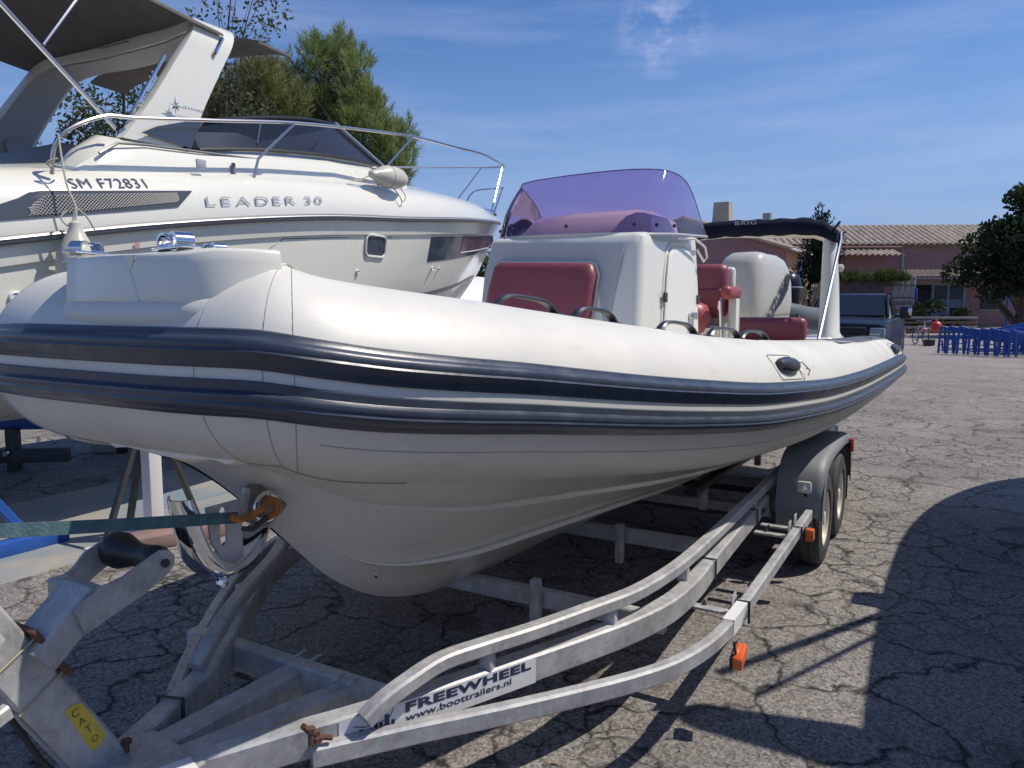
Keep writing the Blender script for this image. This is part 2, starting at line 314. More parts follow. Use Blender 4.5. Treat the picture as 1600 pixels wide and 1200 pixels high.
# ------------------------------------------------------------------ mesh helpers
class G:
    def __init__(s): s.v = []; s.f = []
    def add(s, v, f):
        o = len(s.v); s.v += [Vector(x) for x in v]; s.f += [tuple(i + o for i in q) for q in f]; return s
    def box(s, c, size, ax=None, bev=0.0):
        x, y, z = [q / 2 for q in size]; ax = ax or (Vector((1, 0, 0)), Vector((0, 1, 0)), ZV)
        c = Vector(c)
        if bev <= 0:
            v = [c + ax[0] * (sx * x) + ax[1] * (sy * y) + ax[2] * (sz * z) for sz in (-1, 1) for sy in (-1, 1) for sx in (-1, 1)]
            return s.add(v, [(0, 2, 3, 1), (4, 5, 7, 6), (0, 1, 5, 4), (2, 6, 7, 3), (0, 4, 6, 2), (1, 3, 7, 5)])
        bm = bmesh.new(); bmesh.ops.create_cube(bm, size=1)
        for q in bm.verts: q.co = Vector((q.co.x * 2 * x, q.co.y * 2 * y, q.co.z * 2 * z))
        bmesh.ops.bevel(bm, geom=list(bm.edges), offset=min(bev, .49 * min(size)), segments=2, profile=.5, affect='EDGES')
        bm.verts.index_update()
        s.add([c + ax[0] * q.co.x + ax[1] * q.co.y + ax[2] * q.co.z for q in bm.verts], [tuple(w.index for w in q.verts) for q in bm.faces])
        bm.free(); return s
    def loft(s, rings, closed=True, cap0=True, cap1=True, loop=False):
        n = len(rings[0]); v = [p for r in rings for p in r]; f = []
        R = len(rings)
        for i in range(R if loop else R - 1):
            j = (i + 1) % R
            for k in range(n if closed else n - 1):
                k2 = (k + 1) % n; f.append((i * n + k, i * n + k2, j * n + k2, j * n + k))
        if closed and cap0 and not loop: f.append(tuple(range(n)))
        if closed and cap1 and not loop: f.append(tuple((R - 1) * n + k for k in range(n)))
        return s.add(v, f)
    def tube(s, path, r, n=10, loop=False):
        P = [Vector(p) for p in path]; rings = []; up = None
        for i, p in enumerate(P):
            if loop: t = P[(i + 1) % len(P)] - P[i - 1]
            else: t = (P[min(i + 1, len(P) - 1)] - P[max(i - 1, 0)])
            t.normalize()
            if up is None: up = t.cross(ZV if abs(t.z) < .9 else Vector((1, 0, 0))).normalized()
            up = (up - t * up.dot(t)).normalized(); w = t.cross(up)
            rr = r[i] if isinstance(r, (list, tuple)) else r
            rings.append([p + (up * cos(2 * pi * k / n) + w * sin(2 * pi * k / n)) * rr for k in range(n)])
        return s.loft(rings, loop=loop)
    def sweep(s, path, prof, up=ZV, cap=True):     # prof: (side, up) pairs
        P = [Vector(p) for p in path]; rings = []
        for i, p in enumerate(P):
            t = (P[min(i + 1, len(P) - 1)] - P[max(i - 1, 0)]).normalized()
            sd = t.cross(up).normalized(); u = sd.cross(t).normalized()
            rings.append([p + sd * a + u * b for a, b in prof])
        return s.loft(rings, cap0=cap, cap1=cap)
    def lathe(s, o, d, prof, n=24):                 # prof: (along d, radius)
        d = Vector(d).normalized(); u = d.cross(ZV if abs(d.z) < .9 else Vector((1, 0, 0))).normalized(); w = d.cross(u); o = Vector(o)
        return s.loft([[o + d * a + (u * cos(2 * pi * k / n) + w * sin(2 * pi * k / n)) * max(r, 1e-4) for k in range(n)] for a, r in prof])
    def prism(s, pts, off):                          # polygon extruded by vector off
        n = len(pts); pts = [Vector(p) for p in pts]; off = Vector(off)
        v = pts + [p + off for p in pts]
        return s.add(v, [tuple(range(n)), tuple(range(n, 2 * n))] + [(k, (k + 1) % n, n + (k + 1) % n, n + k) for k in range(n)])
    def strip(s, A, Bp):                             # quads between two point lists
        n = len(A); return s.add(list(A) + list(Bp), [(k, k + 1, n + k + 1, n + k) for k in range(n - 1)])
def rrect(w, h, r=0.006):
    w /= 2; h /= 2
    return [(-w + r, -h), (w - r, -h), (w, -h + r), (w, h - r), (w - r, h), (-w + r, h), (-w, h - r), (-w, -h + r)]
MW = {}
def mw(o): return MW[o.name] if o is not None else Matrix.Identity(4)
def mk(name, g, m, parent=None, smooth=True, angle=35, recalc=True, origin=None, kind=None, label=None):
    me = bpy.data.meshes.new(name)
    c = Vector(origin) if origin is not None else None
    if c is None:
        xs = np.array([tuple(p) for p in g.v]); mn, mxx = xs.min(0), xs.max(0)
        c = Vector(((mn[0] + mxx[0]) / 2, (mn[1] + mxx[1]) / 2, (mn[2] + mxx[2]) / 2))
    me.from_pydata([tuple(p - c) for p in g.v], [], g.f)
    if recalc:
        bm = bmesh.new(); bm.from_mesh(me); bmesh.ops.recalc_face_normals(bm, faces=bm.faces); bm.to_mesh(me); bm.free()
    if smooth:
        me.polygons.foreach_set('use_smooth', [True] * len(me.polygons)); me.set_sharp_from_angle(angle=radians(angle))
    me.materials.append(m)
    o = bpy.data.objects.new(name, me); COL.objects.link(o)
    W = Matrix.Translation(c); MW[o.name] = W
    if parent is not None:
        o.parent = parent; o.matrix_local = mw(parent).inverted() @ W
    else: o.matrix_world = W
    if kind: o['kind'] = kind
    if label: o['label'] = label
    return o
def tag(o, label, cat, group=None):
    o['label'] = label; o['category'] = cat
    if group: o['group'] = group
    return o
def thing(name, loc, label, cat, rz=0.0, group=None):
    o = bpy.data.objects.new(name, None); COL.objects.link(o); o.empty_display_size = 0.2
    W = Matrix.Translation(Vector(loc)) @ Matrix.Rotation(rz, 4, 'Z'); o.matrix_world = W; MW[o.name] = W
    return tag(o, label, cat, group)
def clone(o, parent, off):
    c = o.copy(); COL.objects.link(c); c.parent = parent; W = Matrix.Translation(Vector(off)) @ MW[o.name]; MW[c.name] = W
    c.matrix_local = mw(parent).inverted() @ W; return c
TXT = {}
def text2d(s, size=1.0, bold=0.0, space=1.0):
    cu = bpy.data.curves.new('t', 'FONT'); cu.body = s; cu.size = size; cu.offset = bold; cu.space_character = space; cu.resolution_u = 4
    o = bpy.data.objects.new('t', cu); COL.objects.link(o)
    bpy.context.view_layer.update()
    me = bpy.data.meshes.new_from_object(o.evaluated_get(bpy.context.evaluated_depsgraph_get()))
    bm = bmesh.new(); bm.from_mesh(me); bmesh.ops.triangulate(bm, faces=bm.faces)
    bm.verts.index_update()
    v = [(q.co.x, q.co.y) for q in bm.verts]; f = [tuple(w.index for w in q.verts) for q in bm.faces]
    bm.free(); bpy.data.objects.remove(o); bpy.data.curves.remove(cu); bpy.data.meshes.remove(me)
    return v, f
def text_on(name, s, width, height, fn, m, parent, bold=0.0, space=1.0, shear=0.0):
    v, f = text2d(s, 1.0, bold, space)
    xs = [p[0] for p in v]; ys = [p[1] for p in v]; x0, x1, y0, y1 = min(xs), max(xs), min(ys), max(ys)
    g = G().add([fn((x - x0) / (x1 - x0) * width + shear * (y - y0) / (y1 - y0) * height, (y - y0) / (y1 - y0) * height) for x, y in v], f)
    return mk(name, g, m, parent, smooth=False, recalc=False)
def arc(c, r, a0, a1, n, fn): return [fn(c[0] + r * cos(lerp(a0, a1, k / n)), c[1] + r * sin(lerp(a0, a1, k / n))) for k in range(n + 1)]
AX = (LV, SV, ZV)

# ================================================================== SETTING
mk('ground', G().add([(-400, -300, 0), (400, -300, 0), (400, 500, 0), (-400, 500, 0)], [(0, 1, 2, 3)]), ground_mat(), origin=(0, 0, 0), kind='structure')
def slab_mat():
    m = mat('stained_concrete_strip', (0.34, 0.32, 0.29), 0.9, var=0.12, vscale=2.5, bump=0.25, bscale=70)
    n = m.node_tree.nodes; l = m.node_tree.links; p = n['Principled BSDF']
    src = p.inputs['Base Color'].links[0].from_socket
    tc = n.new('ShaderNodeTexCoord'); z = n.new('ShaderNodeTexNoise'); z.inputs['Scale'].default_value = 1.1; z.inputs['Detail'].default_value = 5
    l.new(tc.outputs['Object'], z.inputs['Vector'])
    q = n.new('ShaderNodeMapRange'); q.inputs['From Min'].default_value = 0.42; q.inputs['From Max'].default_value = 0.62; q.inputs['To Max'].default_value = 0.7
    l.new(z.outputs['Fac'], q.inputs[0]); mi = n.new('ShaderNodeMixRGB'); mi.inputs[2].default_value = (0.17, 0.235, 0.29, 1)
    l.new(q.outputs[0], mi.inputs[0]); l.new(src, mi.inputs[1])
    f = n.new('ShaderNodeTexNoise'); f.inputs['Scale'].default_value = 160; f.inputs['Detail'].default_value = 3
    l.new(tc.outputs['Object'], f.inputs['Vector'])
    q2 = n.new('ShaderNodeMapRange'); q2.inputs['From Min'].default_value = 0.3; q2.inputs['From Max'].default_value = 0.7; q2.inputs['To Min'].default_value = 0.7; q2.inputs['To Max'].default_value = 1.2
    l.new(f.outputs['Fac'], q2.inputs[0]); m2 = n.new('ShaderNodeMixRGB'); m2.blend_type = 'MULTIPLY'; m2.inputs[0].default_value = 1
    l.new(mi.outputs[0], m2.inputs[1]); l.new(q2.outputs[0], m2.inputs[2]); l.new(m2.outputs[0], p.inputs['Base Color'])
    return m
gs = G().prism([B(-4, -2.95, 0.004), B(13, -2.95, 0.004), B(13, -3.62, 0.004), B(-4, -3.62, 0.004)], ZV * -0.05)
mk('concrete_strip', gs, slab_mat(), smooth=False, kind='structure')
mk('concrete_strip', G().prism([B(-4, -3.64, 0.004), B(13, -3.64, 0.004), B(13, -4.9, 0.004), B(-4, -4.9, 0.004)], ZV * -0.05), slab_mat(), smooth=False, kind='structure')

# ================================================================== CABIN CRUISER
CC = -4.7
cr = thing('cabin_cruiser', B(6.5, CC, 0.75), 'large white cabin cruiser lettered LEADER 30, with radar arch and dark canopy', 'boat', ROTZ)
rows = {
 'rub': [(2, 1.6, 2.0), (3.7, 1.6, 2.30), (5.3, 1.6, 2.51), (6.65, 1.54, 2.62), (8.0, 1.33, 2.75), (9.4, .9, 2.88), (10.4, .42, 2.98), (11.18, 0, 3.06)],
 'rub2': [(2, 1.585, 1.955), (3.7, 1.585, 2.255), (5.3, 1.585, 2.465), (6.65, 1.525, 2.575), (8.0, 1.315, 2.705), (9.38, .885, 2.835), (10.38, .405, 2.935), (11.14, 0, 3.01)],
 'kn': [(2, 1.565, 1.82), (3.7, 1.565, 2.13), (5.3, 1.555, 2.33), (6.65, 1.49, 2.44), (7.95, 1.27, 2.56), (9.3, .84, 2.68), (10.3, .38, 2.78), (11.05, 0, 2.84)],
 'kn2': [(2, 1.54, 1.81), (3.7, 1.54, 2.12), (5.3, 1.53, 2.32), (6.65, 1.465, 2.425), (7.93, 1.245, 2.545), (9.27, .815, 2.665), (10.27, .36, 2.765), (11.0, 0, 2.82)],
 'mid': [(2, 1.53, 1.55), (3.7, 1.52, 1.75), (5.3, 1.5, 1.92), (6.62, 1.40, 2.02), (7.87, 1.15, 2.14), (9.1, .74, 2.27), (10.02, .31, 2.38), (10.72, 0, 2.44)],
 'ch': [(2, 1.5, 1.35), (3.7, 1.48, 1.45), (5.3, 1.44, 1.58), (6.6, 1.28, 1.68), (7.8, 1.0, 1.80), (8.9, .62, 1.92), (9.8, .24, 2.04), (10.45, 0, 2.14)],
 'ch2': [(2, 1.46, 1.33), (3.7, 1.44, 1.43), (5.3, 1.40, 1.56), (6.58, 1.24, 1.66), (7.77, .97, 1.78), (8.86, .59, 1.90), (9.75, .22, 2.02), (10.38, 0, 2.10)],
 'vee': [(2, .75, 1.0), (3.7, .74, 1.03), (5.3, .7, 1.1), (6.55, .58, 1.15), (7.6, .42, 1.25), (8.6, .24, 1.38), (9.4, .09, 1.62), (9.95, 0, 1.75)],
 'keel': [(2, .0, .75), (3.7, .0, .75), (5.3, 0, .76), (6.5, 0, .8), (7.5, 0, .87), (8.3, 0, .98), (9.0, 0, 1.15), (9.6, 0, 1.42)],
 'de1': [(2, 1.56, 2.28), (3.7, 1.55, 2.55), (5.3, 1.545, 2.74), (6.65, 1.48, 2.83), (8, 1.27, 2.93), (9.34, .85, 3.02), (10.33, .39, 3.07), (11.14, 0, 3.09)],
 'de': [(2, 1.44, 2.44), (3.7, 1.43, 2.67), (5.3, 1.42, 2.85), (6.65, 1.36, 2.94), (8, 1.15, 3.03), (9.26, .75, 3.10), (10.24, .32, 3.12), (11.06, 0, 3.105)],
 'dc': [(2, .8, 2.50), (3.7, .8, 2.80), (5.3, .8, 3.0), (6.65, .75, 3.14), (8, .6, 3.19), (9.2, .4, 3.18), (10.1, .17, 3.15), (10.9, 0, 3.115)],
 'dm': [(2, 0, 2.52), (3.7, 0, 2.84), (5.3, 0, 3.06), (6.65, 0, 3.22), (8, 0, 3.25), (9.2, 0, 3.21), (10.1, 0, 3.16), (10.85, 0, 3.12)]}
RS = {k: spline(v, 8) for k, v in rows.items()}
def both(names, closed_center=None):
    n = len(RS[names[0]]); rings = []
    for i in range(n):
        r = [B(RS[k][i][0], CC + RS[k][i][1], RS[k][i][2]) for k in names]
        q = [B(RS[k][i][0], CC - RS[k][i][1], RS[k][i][2]) for k in reversed(names)]
        rings.append(r + q)
    return rings
hull_rows = ['rub2', 'kn', 'kn2', 'mid', 'ch', 'ch2', 'vee', 'keel']
mk('hull', G().loft(both(hull_rows), closed=False), M_leadhull, cr, angle=22)
mk('deck', G().loft(both(['rub2', 'rub', 'de1', 'de', 'dc', 'dm']), closed=False), M_lead, cr, angle=50)
g = G()   # transom
i0 = [B(RS[k][0][0], CC + RS[k][0][1], RS[k][0][2]) for k in ['dm', 'dc', 'de', 'de1', 'rub'] + hull_rows] + [B(RS[k][0][0], CC - RS[k][0][1], RS[k][0][2]) for k in list(reversed(['dc', 'de', 'de1', 'rub'] + hull_rows))]
g.add(i0, [tuple(range(len(i0)))]); mk('transom', g, M_lead, cr, smooth=False)
def crow(row, sgn=1, off=(0, 0, 0)):
    return [B(p[0] + off[0], CC + sgn * (p[1] + off[1]), p[2] + off[2]) for p in RS[row]]
g = G()
for sg in (1, -1):
    pr = [(cos(t) * .022, sin(t) * .03) for t in [2 * pi * k / 10 for k in range(10)]]
    g.sweep(crow('rub', sg, (0, .008, -.02)), pr)
mk('rub_rail', g, M_leadgrey, cr)
g = G()
for sg in (1, -1): g.tube(crow('rub', sg, (0, .03, -.012)), .0075, 6)
mk('rub_rail_insert', g, mat('satin_steel', (.45, .45, .45), .45, metal=.8), cr)
def hside(row_a, row_b, a, t, off=0.0):
    A_ = np.array(RS[row_a]); B_ = np.array(RS[row_b])
    h = lerp(interp(a, A_[:, 0], A_[:, 1]), interp(a, B_[:, 0], B_[:, 1]), t); z = lerp(interp(a, A_[:, 0], A_[:, 2]), interp(a, B_[:, 0], B_[:, 2]), t)
    return B(a, CC + h + off, z)
def flank(a, z, off=0.006):                  # point on the deck moulding above the rubbing rail
    ch = []
    for k in ('rub', 'de1', 'de', 'dc'):
        R_ = np.array(RS[k]); ch.append((interp(a, R_[:, 0], R_[:, 2]), interp(a, R_[:, 0], R_[:, 1])))
    h = float(np.interp(z, [c[0] for c in ch], [c[1] for c in ch])); return B(a, CC + h + off, z)
def hullpt(a, z, off=0.008):
    ch = []
    for k in ('ch', 'mid', 'kn2', 'kn', 'rub2'):
        R_ = np.array(RS[k]); ch.append((interp(a, R_[:, 0], R_[:, 2]), interp(a, R_[:, 0], R_[:, 1])))
    h = float(np.interp(z, [c[0] for c in ch], [c[1] for c in ch])); return B(a, CC + h + off, z)
# boot stripe just above the chine
g = G()
for sg in (1, -1):
    top = [Vector(B(p[0], CC + sg * (p[1] + .006), p[2] + .0)) for p in [lerp(np.array(RS['ch'][i]), np.array(RS['mid'][i]), .02) for i in range(len(RS['ch']))]]
    bot = [Vector(B(p[0], CC + sg * (p[1] + .006), p[2])) for p in [lerp(np.array(RS['ch'][i]), np.array(RS['mid'][i]), .17) for i in range(len(RS['ch']))]]
    g.strip(top[:-3], bot[:-3])
mk('boot_stripe', g, M_leadgrey, cr, smooth=False)
# dark window band on the forward topsides with a long curtained port
aa = [7.38 + k * (10.9 - 7.38) / 24 for k in range(25)]
R_ = np.array(RS['kn2'])
bt = [interp(a, R_[:, 0], R_[:, 2]) - .02 for a in aa]
bb = [interp(a, [7.38, 8.1, 9.2, 10.2, 10.9], [2.19, 2.26, 2.39, 2.53, 2.70]) for a in aa]
mk('window_band', G().strip([hullpt(a, z) for a, z in zip(aa, bt)], [hullpt(a, z) for a, z in zip(aa, bb)]), M_navyband, cr)
a2 = [8.45 + k * (10.6 - 8.45) / 16 for k in range(17)]
mk('curtained_port', G().strip([hullpt(a, interp(a, [8.45, 10.6], [2.58, 2.71]), .012) for a in a2], [hullpt(a, interp(a, [8.45, 10.6], [2.37, 2.60]), .012) for a in a2]), M_purplew, cr)
mk('port_frame', G().tube([hullpt(a, interp(a, [8.45, 10.6], [2.365, 2.595]), .016) for a in a2], .006, 5), M_lead, cr)
# oval portlight
def rr_pts(w, h, r, n=6):
    out = []
    for cx, cy, s in ((w / 2 - r, h / 2 - r, 0), (-w / 2 + r, h / 2 - r, pi / 2), (-w / 2 + r, -h / 2 + r, pi), (w / 2 - r, -h / 2 + r, 1.5 * pi)):
        out += [(cx + r * cos(s + t * pi / 2 / n), cy + r * sin(s + t * pi / 2 / n)) for t in range(n + 1)]
    return out
pl = mk('portlight', G().tube([hullpt(6.22 + x, 2.29 + y, .012) for x, y in rr_pts(.34, .21, .06)], .013, 6, loop=True), M_lead, cr)
g = G(); pp = [hullpt(6.22 + x, 2.29 + y, .006) for x, y in rr_pts(.34, .21, .06)]; g.add(pp, [tuple(range(len(pp)))]); mk('pane', g, M_navyband, pl, smooth=False)
for a, z, r in ((5.95, 2.02, .022), (7.55, 2.12, .028), (7.78, 2.13, .018), (2.66, 1.74, .04)):
    p = hullpt(a, z); g = G().lathe(p, SV, [(-.01, r), (.012, r), (.016, r * .8), (.006, r * .45), (.006, 0)], 16); mk('through_hull_fitting', g, M_white, cr)
# raised crease line on the topsides
mk('topside_crease', G().tube([hullpt(a, z, .0) for a, z in ((4.70, 2.12), (4.80, 2.20), (4.92, 2.27), (5.6, 2.33), (6.5, 2.40))], .005, 6), M_leadgrey, cr)
mk('warning_label', G().strip([hullpt(3.47, z, .01) for z in (2.10, 2.14)], [hullpt(3.51, z, .01) for z in (2.10, 2.14)]), mat('small_red_print', (.6, .35, .35), .5), cr)
# side vent with mesh grille
vpoly = [(2.30, 2.185), (2.56, 2.21), (3.84, 2.43), (3.985, 2.565), (2.85, 2.425), (2.78, 2.412), (2.70, 2.36)]
g = G(); bm = bmesh.new()
vv = [bm.verts.new((a, z, 0)) for a, z in vpoly]; bm.faces.new(vv)
bmesh.ops.triangulate(bm, faces=bm.faces); bmesh.ops.subdivide_edges(bm, edges=bm.edges, cuts=3, use_grid_fill=True); bm.verts.index_update()
g.add([flank(q.co.x, q.co.y, .012) for q in bm.verts], [tuple(w.index for w in q.verts) for q in bm.faces]); bm.free()
vent = mk('air_vent', g, mat('vent_navy', (.03, .045, .075), .55), cr, smooth=False)
g = G()      # expanded metal mesh: crossing wavy strands
def vz(a): return interp(a, [2.72, 2.9, 3.88], [2.25, 2.28, 2.47]), interp(a, [2.72, 2.86, 3.86], [2.28, 2.40, 2.535])
for k in range(54):
    a0 = 2.55 + k * .026
    for sg in (1, -1):
        pts = []
        for t in range(7):
            a = a0 + sg * (t - 3) * .022
            if not 2.74 < a < 3.86: continue
            lo, hi = vz(a); z = lo + (hi - lo) * t / 6; pts.append(flank(a, z, .017))
        if len(pts) > 2: g.tube(pts, .0022, 4)
mk('mesh_grille', g, mat('grille_metal', (.5, .48, .44), .4, metal=.4), vent, kind='stuff')
# lettering
text_on('registration_number', 'SM F72831', .56, .072, lambda x, y: flank(3.06 + x, 2.466 + y + x * .135, .009), M_ink, cr, bold=.0, space=1.1)
def lead(x, y): return flank(4.09 + x, 2.462 + y + x * .122, .013)
M_chlet = mat('silver_letters', (.36, .38, .42), .35, metal=.15)
wd = []
for ch in 'LEADER30':
    v_, f_ = text2d(ch, 1.0, .01); xs_ = [p[0] for p in v_]; wd.append(max(xs_) - min(xs_))
gaps = [.26, .24, .26, .24, .26, .52, .22]; tot = sum(wd) + sum(gaps); x_ = 0
for ch, w_, gp in zip('LEADER30', wd, gaps + [0]):
    text_on('letter', ch, w_ / tot * 1.28, .068, (lambda x, y, x0=x_: lead(x0 + x, y)), M_chlet, cr, bold=.0)
    x_ += (w_ + gp) / tot * 1.28
# coaming under the windscreen
def coam(a, full, sg=1):
    zt = interp(a, [3.20, 3.30, 3.48, 4.2, 5.0, 5.9, 6.9, 7.15], [2.68, 2.80, 2.93, 2.955, 3.06, 3.15, 3.20, 3.16]); R_ = np.array(RS['de']); zd = interp(a, R_[:, 0], R_[:, 2]) - .02
    h0 = interp(a, [3, 6, 7.2], [1.40, 1.34, 1.2]); h1 = interp(a, [3, 6, 7.2], [1.22, 1.2, 1.05]) - (.1 if a >= 6.9 else 0)
    o = [(h0, zd), (h0 - .03, lerp(zd, zt, .6)), (h1 + .03, zt - .015), (h1 - .03, zt)]
    if not full: return [B(a, CC + sg * h, z) for h, z in o + [(h1 - .07, zt), (h1 - .09, zt - .02), (h1 - .09, zd)]]
    return [B(a, CC + h, z) for h, z in o] + [B(a, CC, zt + .04)] + [B(a, CC - h, z) for h, z in reversed(o)]
mk('coaming', G().loft([coam(a, 1) for a in (4.3, 5.0, 5.8, 6.5, 6.9, 7.15)]), M_lead, cr, angle=40)
mk('cockpit_coaming', G().loft([coam(a, 0) for a in (3.20, 3.30, 3.48, 3.7, 4.3)]), M_lead, cr, angle=40)
mk('cockpit_coaming', G().loft([coam(a, 0, -1) for a in (4.0, 4.1, 4.3)]), M_lead, cr, angle=40)
mk('coaming_line', G().tube([B(3.36, CC + 1.395, 2.76), B(3.52, CC + 1.37, 2.86), B(3.8, CC + 1.31, 2.90), B(5.2, CC + 1.29, 2.985), B(6.2, CC + 1.27, 3.05)], .011, 6), M_leadgrey, cr)
# windscreen
ws = []
for sg in (1, -1):
    bl = spline([(4.15, 1.26, 2.93), (5.0, 1.26, 3.07), (6.0, 1.24, 3.165), (6.75, 1.14, 3.20)], 6)
    tl = spline([(4.38, 1.2, 3.20), (5.0, 1.18, 3.36), (5.6, 1.16, 3.47), (6.1, 1.06, 3.53)], 6)
    o = mk('windscreen_side', G().strip([B(p[0], CC + sg * p[1], p[2]) for p in bl], [B(p[0], CC + sg * p[1], p[2]) for p in tl]), M_smoke, cr)
    mk('windscreen_frame', G().tube([B(p[0], CC + sg * (p[1] + .012), p[2]) for p in bl] + [B(p[0], CC + sg * (p[1] + .012), p[2]) for p in reversed(tl)], .018, 6, loop=True), M_black, o)
    mk('frame_pillar', G().tube([B(4.9, CC + sg * 1.255, 3.05), B(5.05, CC + sg * 1.18, 3.37)], .006, 6), M_leadgrey, o)
def curvew(z, a, h, bul, n=12): return [B(a + bul * (1 - ((k / n) * 2 - 1) ** 2), CC + h * (1 - 2 * k / n), z) for k in range(n + 1)]
b0, t0 = curvew(3.2, 6.75, 1.14, .1), curvew(3.53, 6.1, 1.06, .1)
mk('windscreen_front', G().strip(b0, t0), M_smoke, cr)
mk('windscreen_bar', G().tube(t0, .03, 6), M_black, cr)
mk('windscreen_post', G().tube([B(6.77, CC + 1.15, 3.2), B(6.1, CC + 1.07, 3.54)], .028, 8), mat('grey_post', (.2, .22, .26), .3), cr)
mk('dashboard', G().loft([[B(a, CC + h * s_, z) for s_, z in ((-1, 3.0), (-.9, zt), (.9, zt), (1, 3.0))] for a, h, zt in ((4.6, .9, 3.2), (5.0, 1.0, 3.26), (5.6, 1.0, 3.2))]), M_black, cr)
mk('wiper', G().tube([B(5.6, CC + 1.2, 3.14), B(5.75, CC + 1.17, 3.28)], .008, 5), M_leadgrey, cr)
mk('cockpit_seat', G().box(B(3.9, CC - .2, 2.85), (.5, 1.2, .3), AX, .05), M_leadgrey, cr)
# radar arch
arch = None
sec = spline([(3.92, 1.22, 2.93, .62), (4.11, 1.22, 3.25, .50), (4.36, 1.20, 3.65, .45), (4.54, 1.165, 3.92, .43), (4.61, 1.08, 4.01, .42), (4.68, .88, 4.055, .40), (4.76, .5, 4.07, .40), (4.78, 0, 4.075, .40)], 5)
full = [tuple(p) for p in sec] + [(p[0], -p[1], p[2], p[3]) for p in reversed(sec[:-1])]
g = G(); gi = G(); rings = []; ins = []
for i, p in enumerate(full):
    q = full[min(i + 1, len(full) - 1)]; r = full[max(i - 1, 0)]
    tv = (B(q[0], CC + q[1], q[2]) - B(r[0], CC + r[1], r[2])); tv -= LV * tv.dot(LV); tv.normalize()
    nrm = LV.cross(tv).normalized(); c = B(p[0], CC + p[1], p[2]); out = nrm if nrm.dot(c - B(p[0], CC, 3.0)) > 0 else -nrm
    w = p[3] / 2; d = LV * w
    ld = Vector((0, 0, 0))
    rings.append([c - d, c - d * .93 + out * .05, c + d * .93 + out * .05, c + d, c + d * .93 - out * .06, c - d * .93 - out * .06])
    ins.append((c - d * .8 - out * .068, c + d * .8 - out * .068))
g.loft(rings); arch = mk('radar_arch', g, M_lead, cr, angle=30)
g = G().strip([q[0] for q in ins], [q[1] for q in ins]); mk('arch_lining', g, M_leadshade, arch)
sp = [B(4.05, CC - 1.16, 3.22), B(4.05, CC - 1.155, 3.22)]
g = G().lathe(B(4.14, CC - 1.13, 3.18), SV, [(0, .1), (.02, .1), (.026, .085), (.014, .06), (.02, .02), (.02, 0)], 20); mk('speaker', g, M_leadshade, arch)
mk('arch_recess', G().box(B(4.68, CC - .25, 4.092), (.22, .5, .01), AX, .004), M_leadgrey, arch)
mk('arch_recess', G().box(B(4.72, CC + .45, 4.075), (.2, .35, .01), AX, .004), M_leadgrey, arch)
mk('arch_foot_window', G().add([B(3.76, CC + 1.30, 2.985), B(4.20, CC + 1.30, 2.945), B(4.32, CC + 1.30, 3.20), B(3.90, CC + 1.30, 3.06)], [(0, 1, 2, 3)]), M_navyband, cr, smooth=False)
# chrome grab handle, star emblem and small lettering on the arch leg
ht = [B(4.49, CC + 1.22, 3.74), B(4.50, CC + 1.26, 3.77), B(4.61, CC + 1.22, 3.92), B(4.62, CC + 1.17, 3.945)]
mk('grab_handle', G().tube(ht, .019, 8), M_chrome, arch)
g = G(); ce = B(4.06, CC + 1.31, 3.245)
star = []
for k in range(16):
    r = (.075, .022, .05, .022)[k % 4] if True else 0
    t = 2 * pi * k / 16 + pi / 2; star.append(ce + LV * r * cos(t) + ZV * r * sin(t))
g.add(star + [ce + SV * .012], [(k, (k + 1) % 16, 16) for k in range(16)]); mk('star_emblem', g, M_chrome, arch, smooth=False)
text_on('maker_lettering', 'JEANNEAU', .23, .026, lambda x, y: B(4.13 + x, CC + 1.31 - y * .1, 3.235 + y), M_ink, arch, bold=.01, space=1.1)
mk('nav_rail', G().tube([B(3.68, CC + 1.26, 3.05), B(3.74, CC + 1.30, 3.2), B(3.86, CC + 1.31, 3.4), B(4.02, CC + 1.26, 3.62)], .014, 8), M_chrome, arch)
for t in (.25, .7):
    p = lerp(B(3.70, CC + 1.30, 3.1), B(3.98, CC + 1.27, 3.58), t); mk('courtesy_light', G().box(p, (.05, .04, .07), AX, .015), M_chrome, arch)
# canopy
def canopy(a0, a1, na, edge, crown, dz=lambda a, t: 0):
    top = []; 
    for i in range(na + 1):
        a = lerp(a0, a1, i / na)
        top.append([B(a, CC + 1.25 * s_, edge + crown * (1 - s_ * s_) + dz(a, s_)) for s_ in [(-1 + 2 * k / 14) for k in range(15)]])
    return top
def thick(grid, t):
    g = G(); n = len(grid[0]); R = len(grid)
    lo = [[p - ZV * t for p in r] for r in grid]
    rings = [grid[i] + list(reversed(lo[i])) for i in range(R)]
    return g.loft(rings)
cz = lambda a, s_: .16 * sin(pi * min(1, max(0, (a - .6) / 3.9))) + (-.07 * max(0, abs(s_) - .86) / .14)
mk('canopy', thick(canopy(.6, 4.60, 14, 4.02, .12, cz), .02), M_canvas, cr, angle=60)
mk('canopy_visor', thick(canopy(4.98, 5.36, 4, 4.04, .10, lambda a, s_: -.06 * max(0, (a - 4.9)) - .03 * max(0, abs(s_) - .86) / .14), .02), M_canvas, cr, angle=60)
mk('canopy_cord', G().tube([B(5.36, CC + 1.2, 4.00), B(5.62, CC + 1.17, 3.80), B(6.05, CC + 1.1, 3.54)], .006, 5), M_black, cr)
mk('canopy_pole', G().tube([B(1.9, CC + 1.34, 4.02), B(2.76, CC + 1.37, 3.60), B(3.50, CC + 1.38, 2.96)], .016, 8), M_steel, cr)
mk('canopy_pole', G().tube([B(3.02, CC + 1.38, 3.40), B(3.30, CC + 1.34, 3.80), B(3.5, CC + 1.3, 4.05)], .013, 8), M_steel, cr)
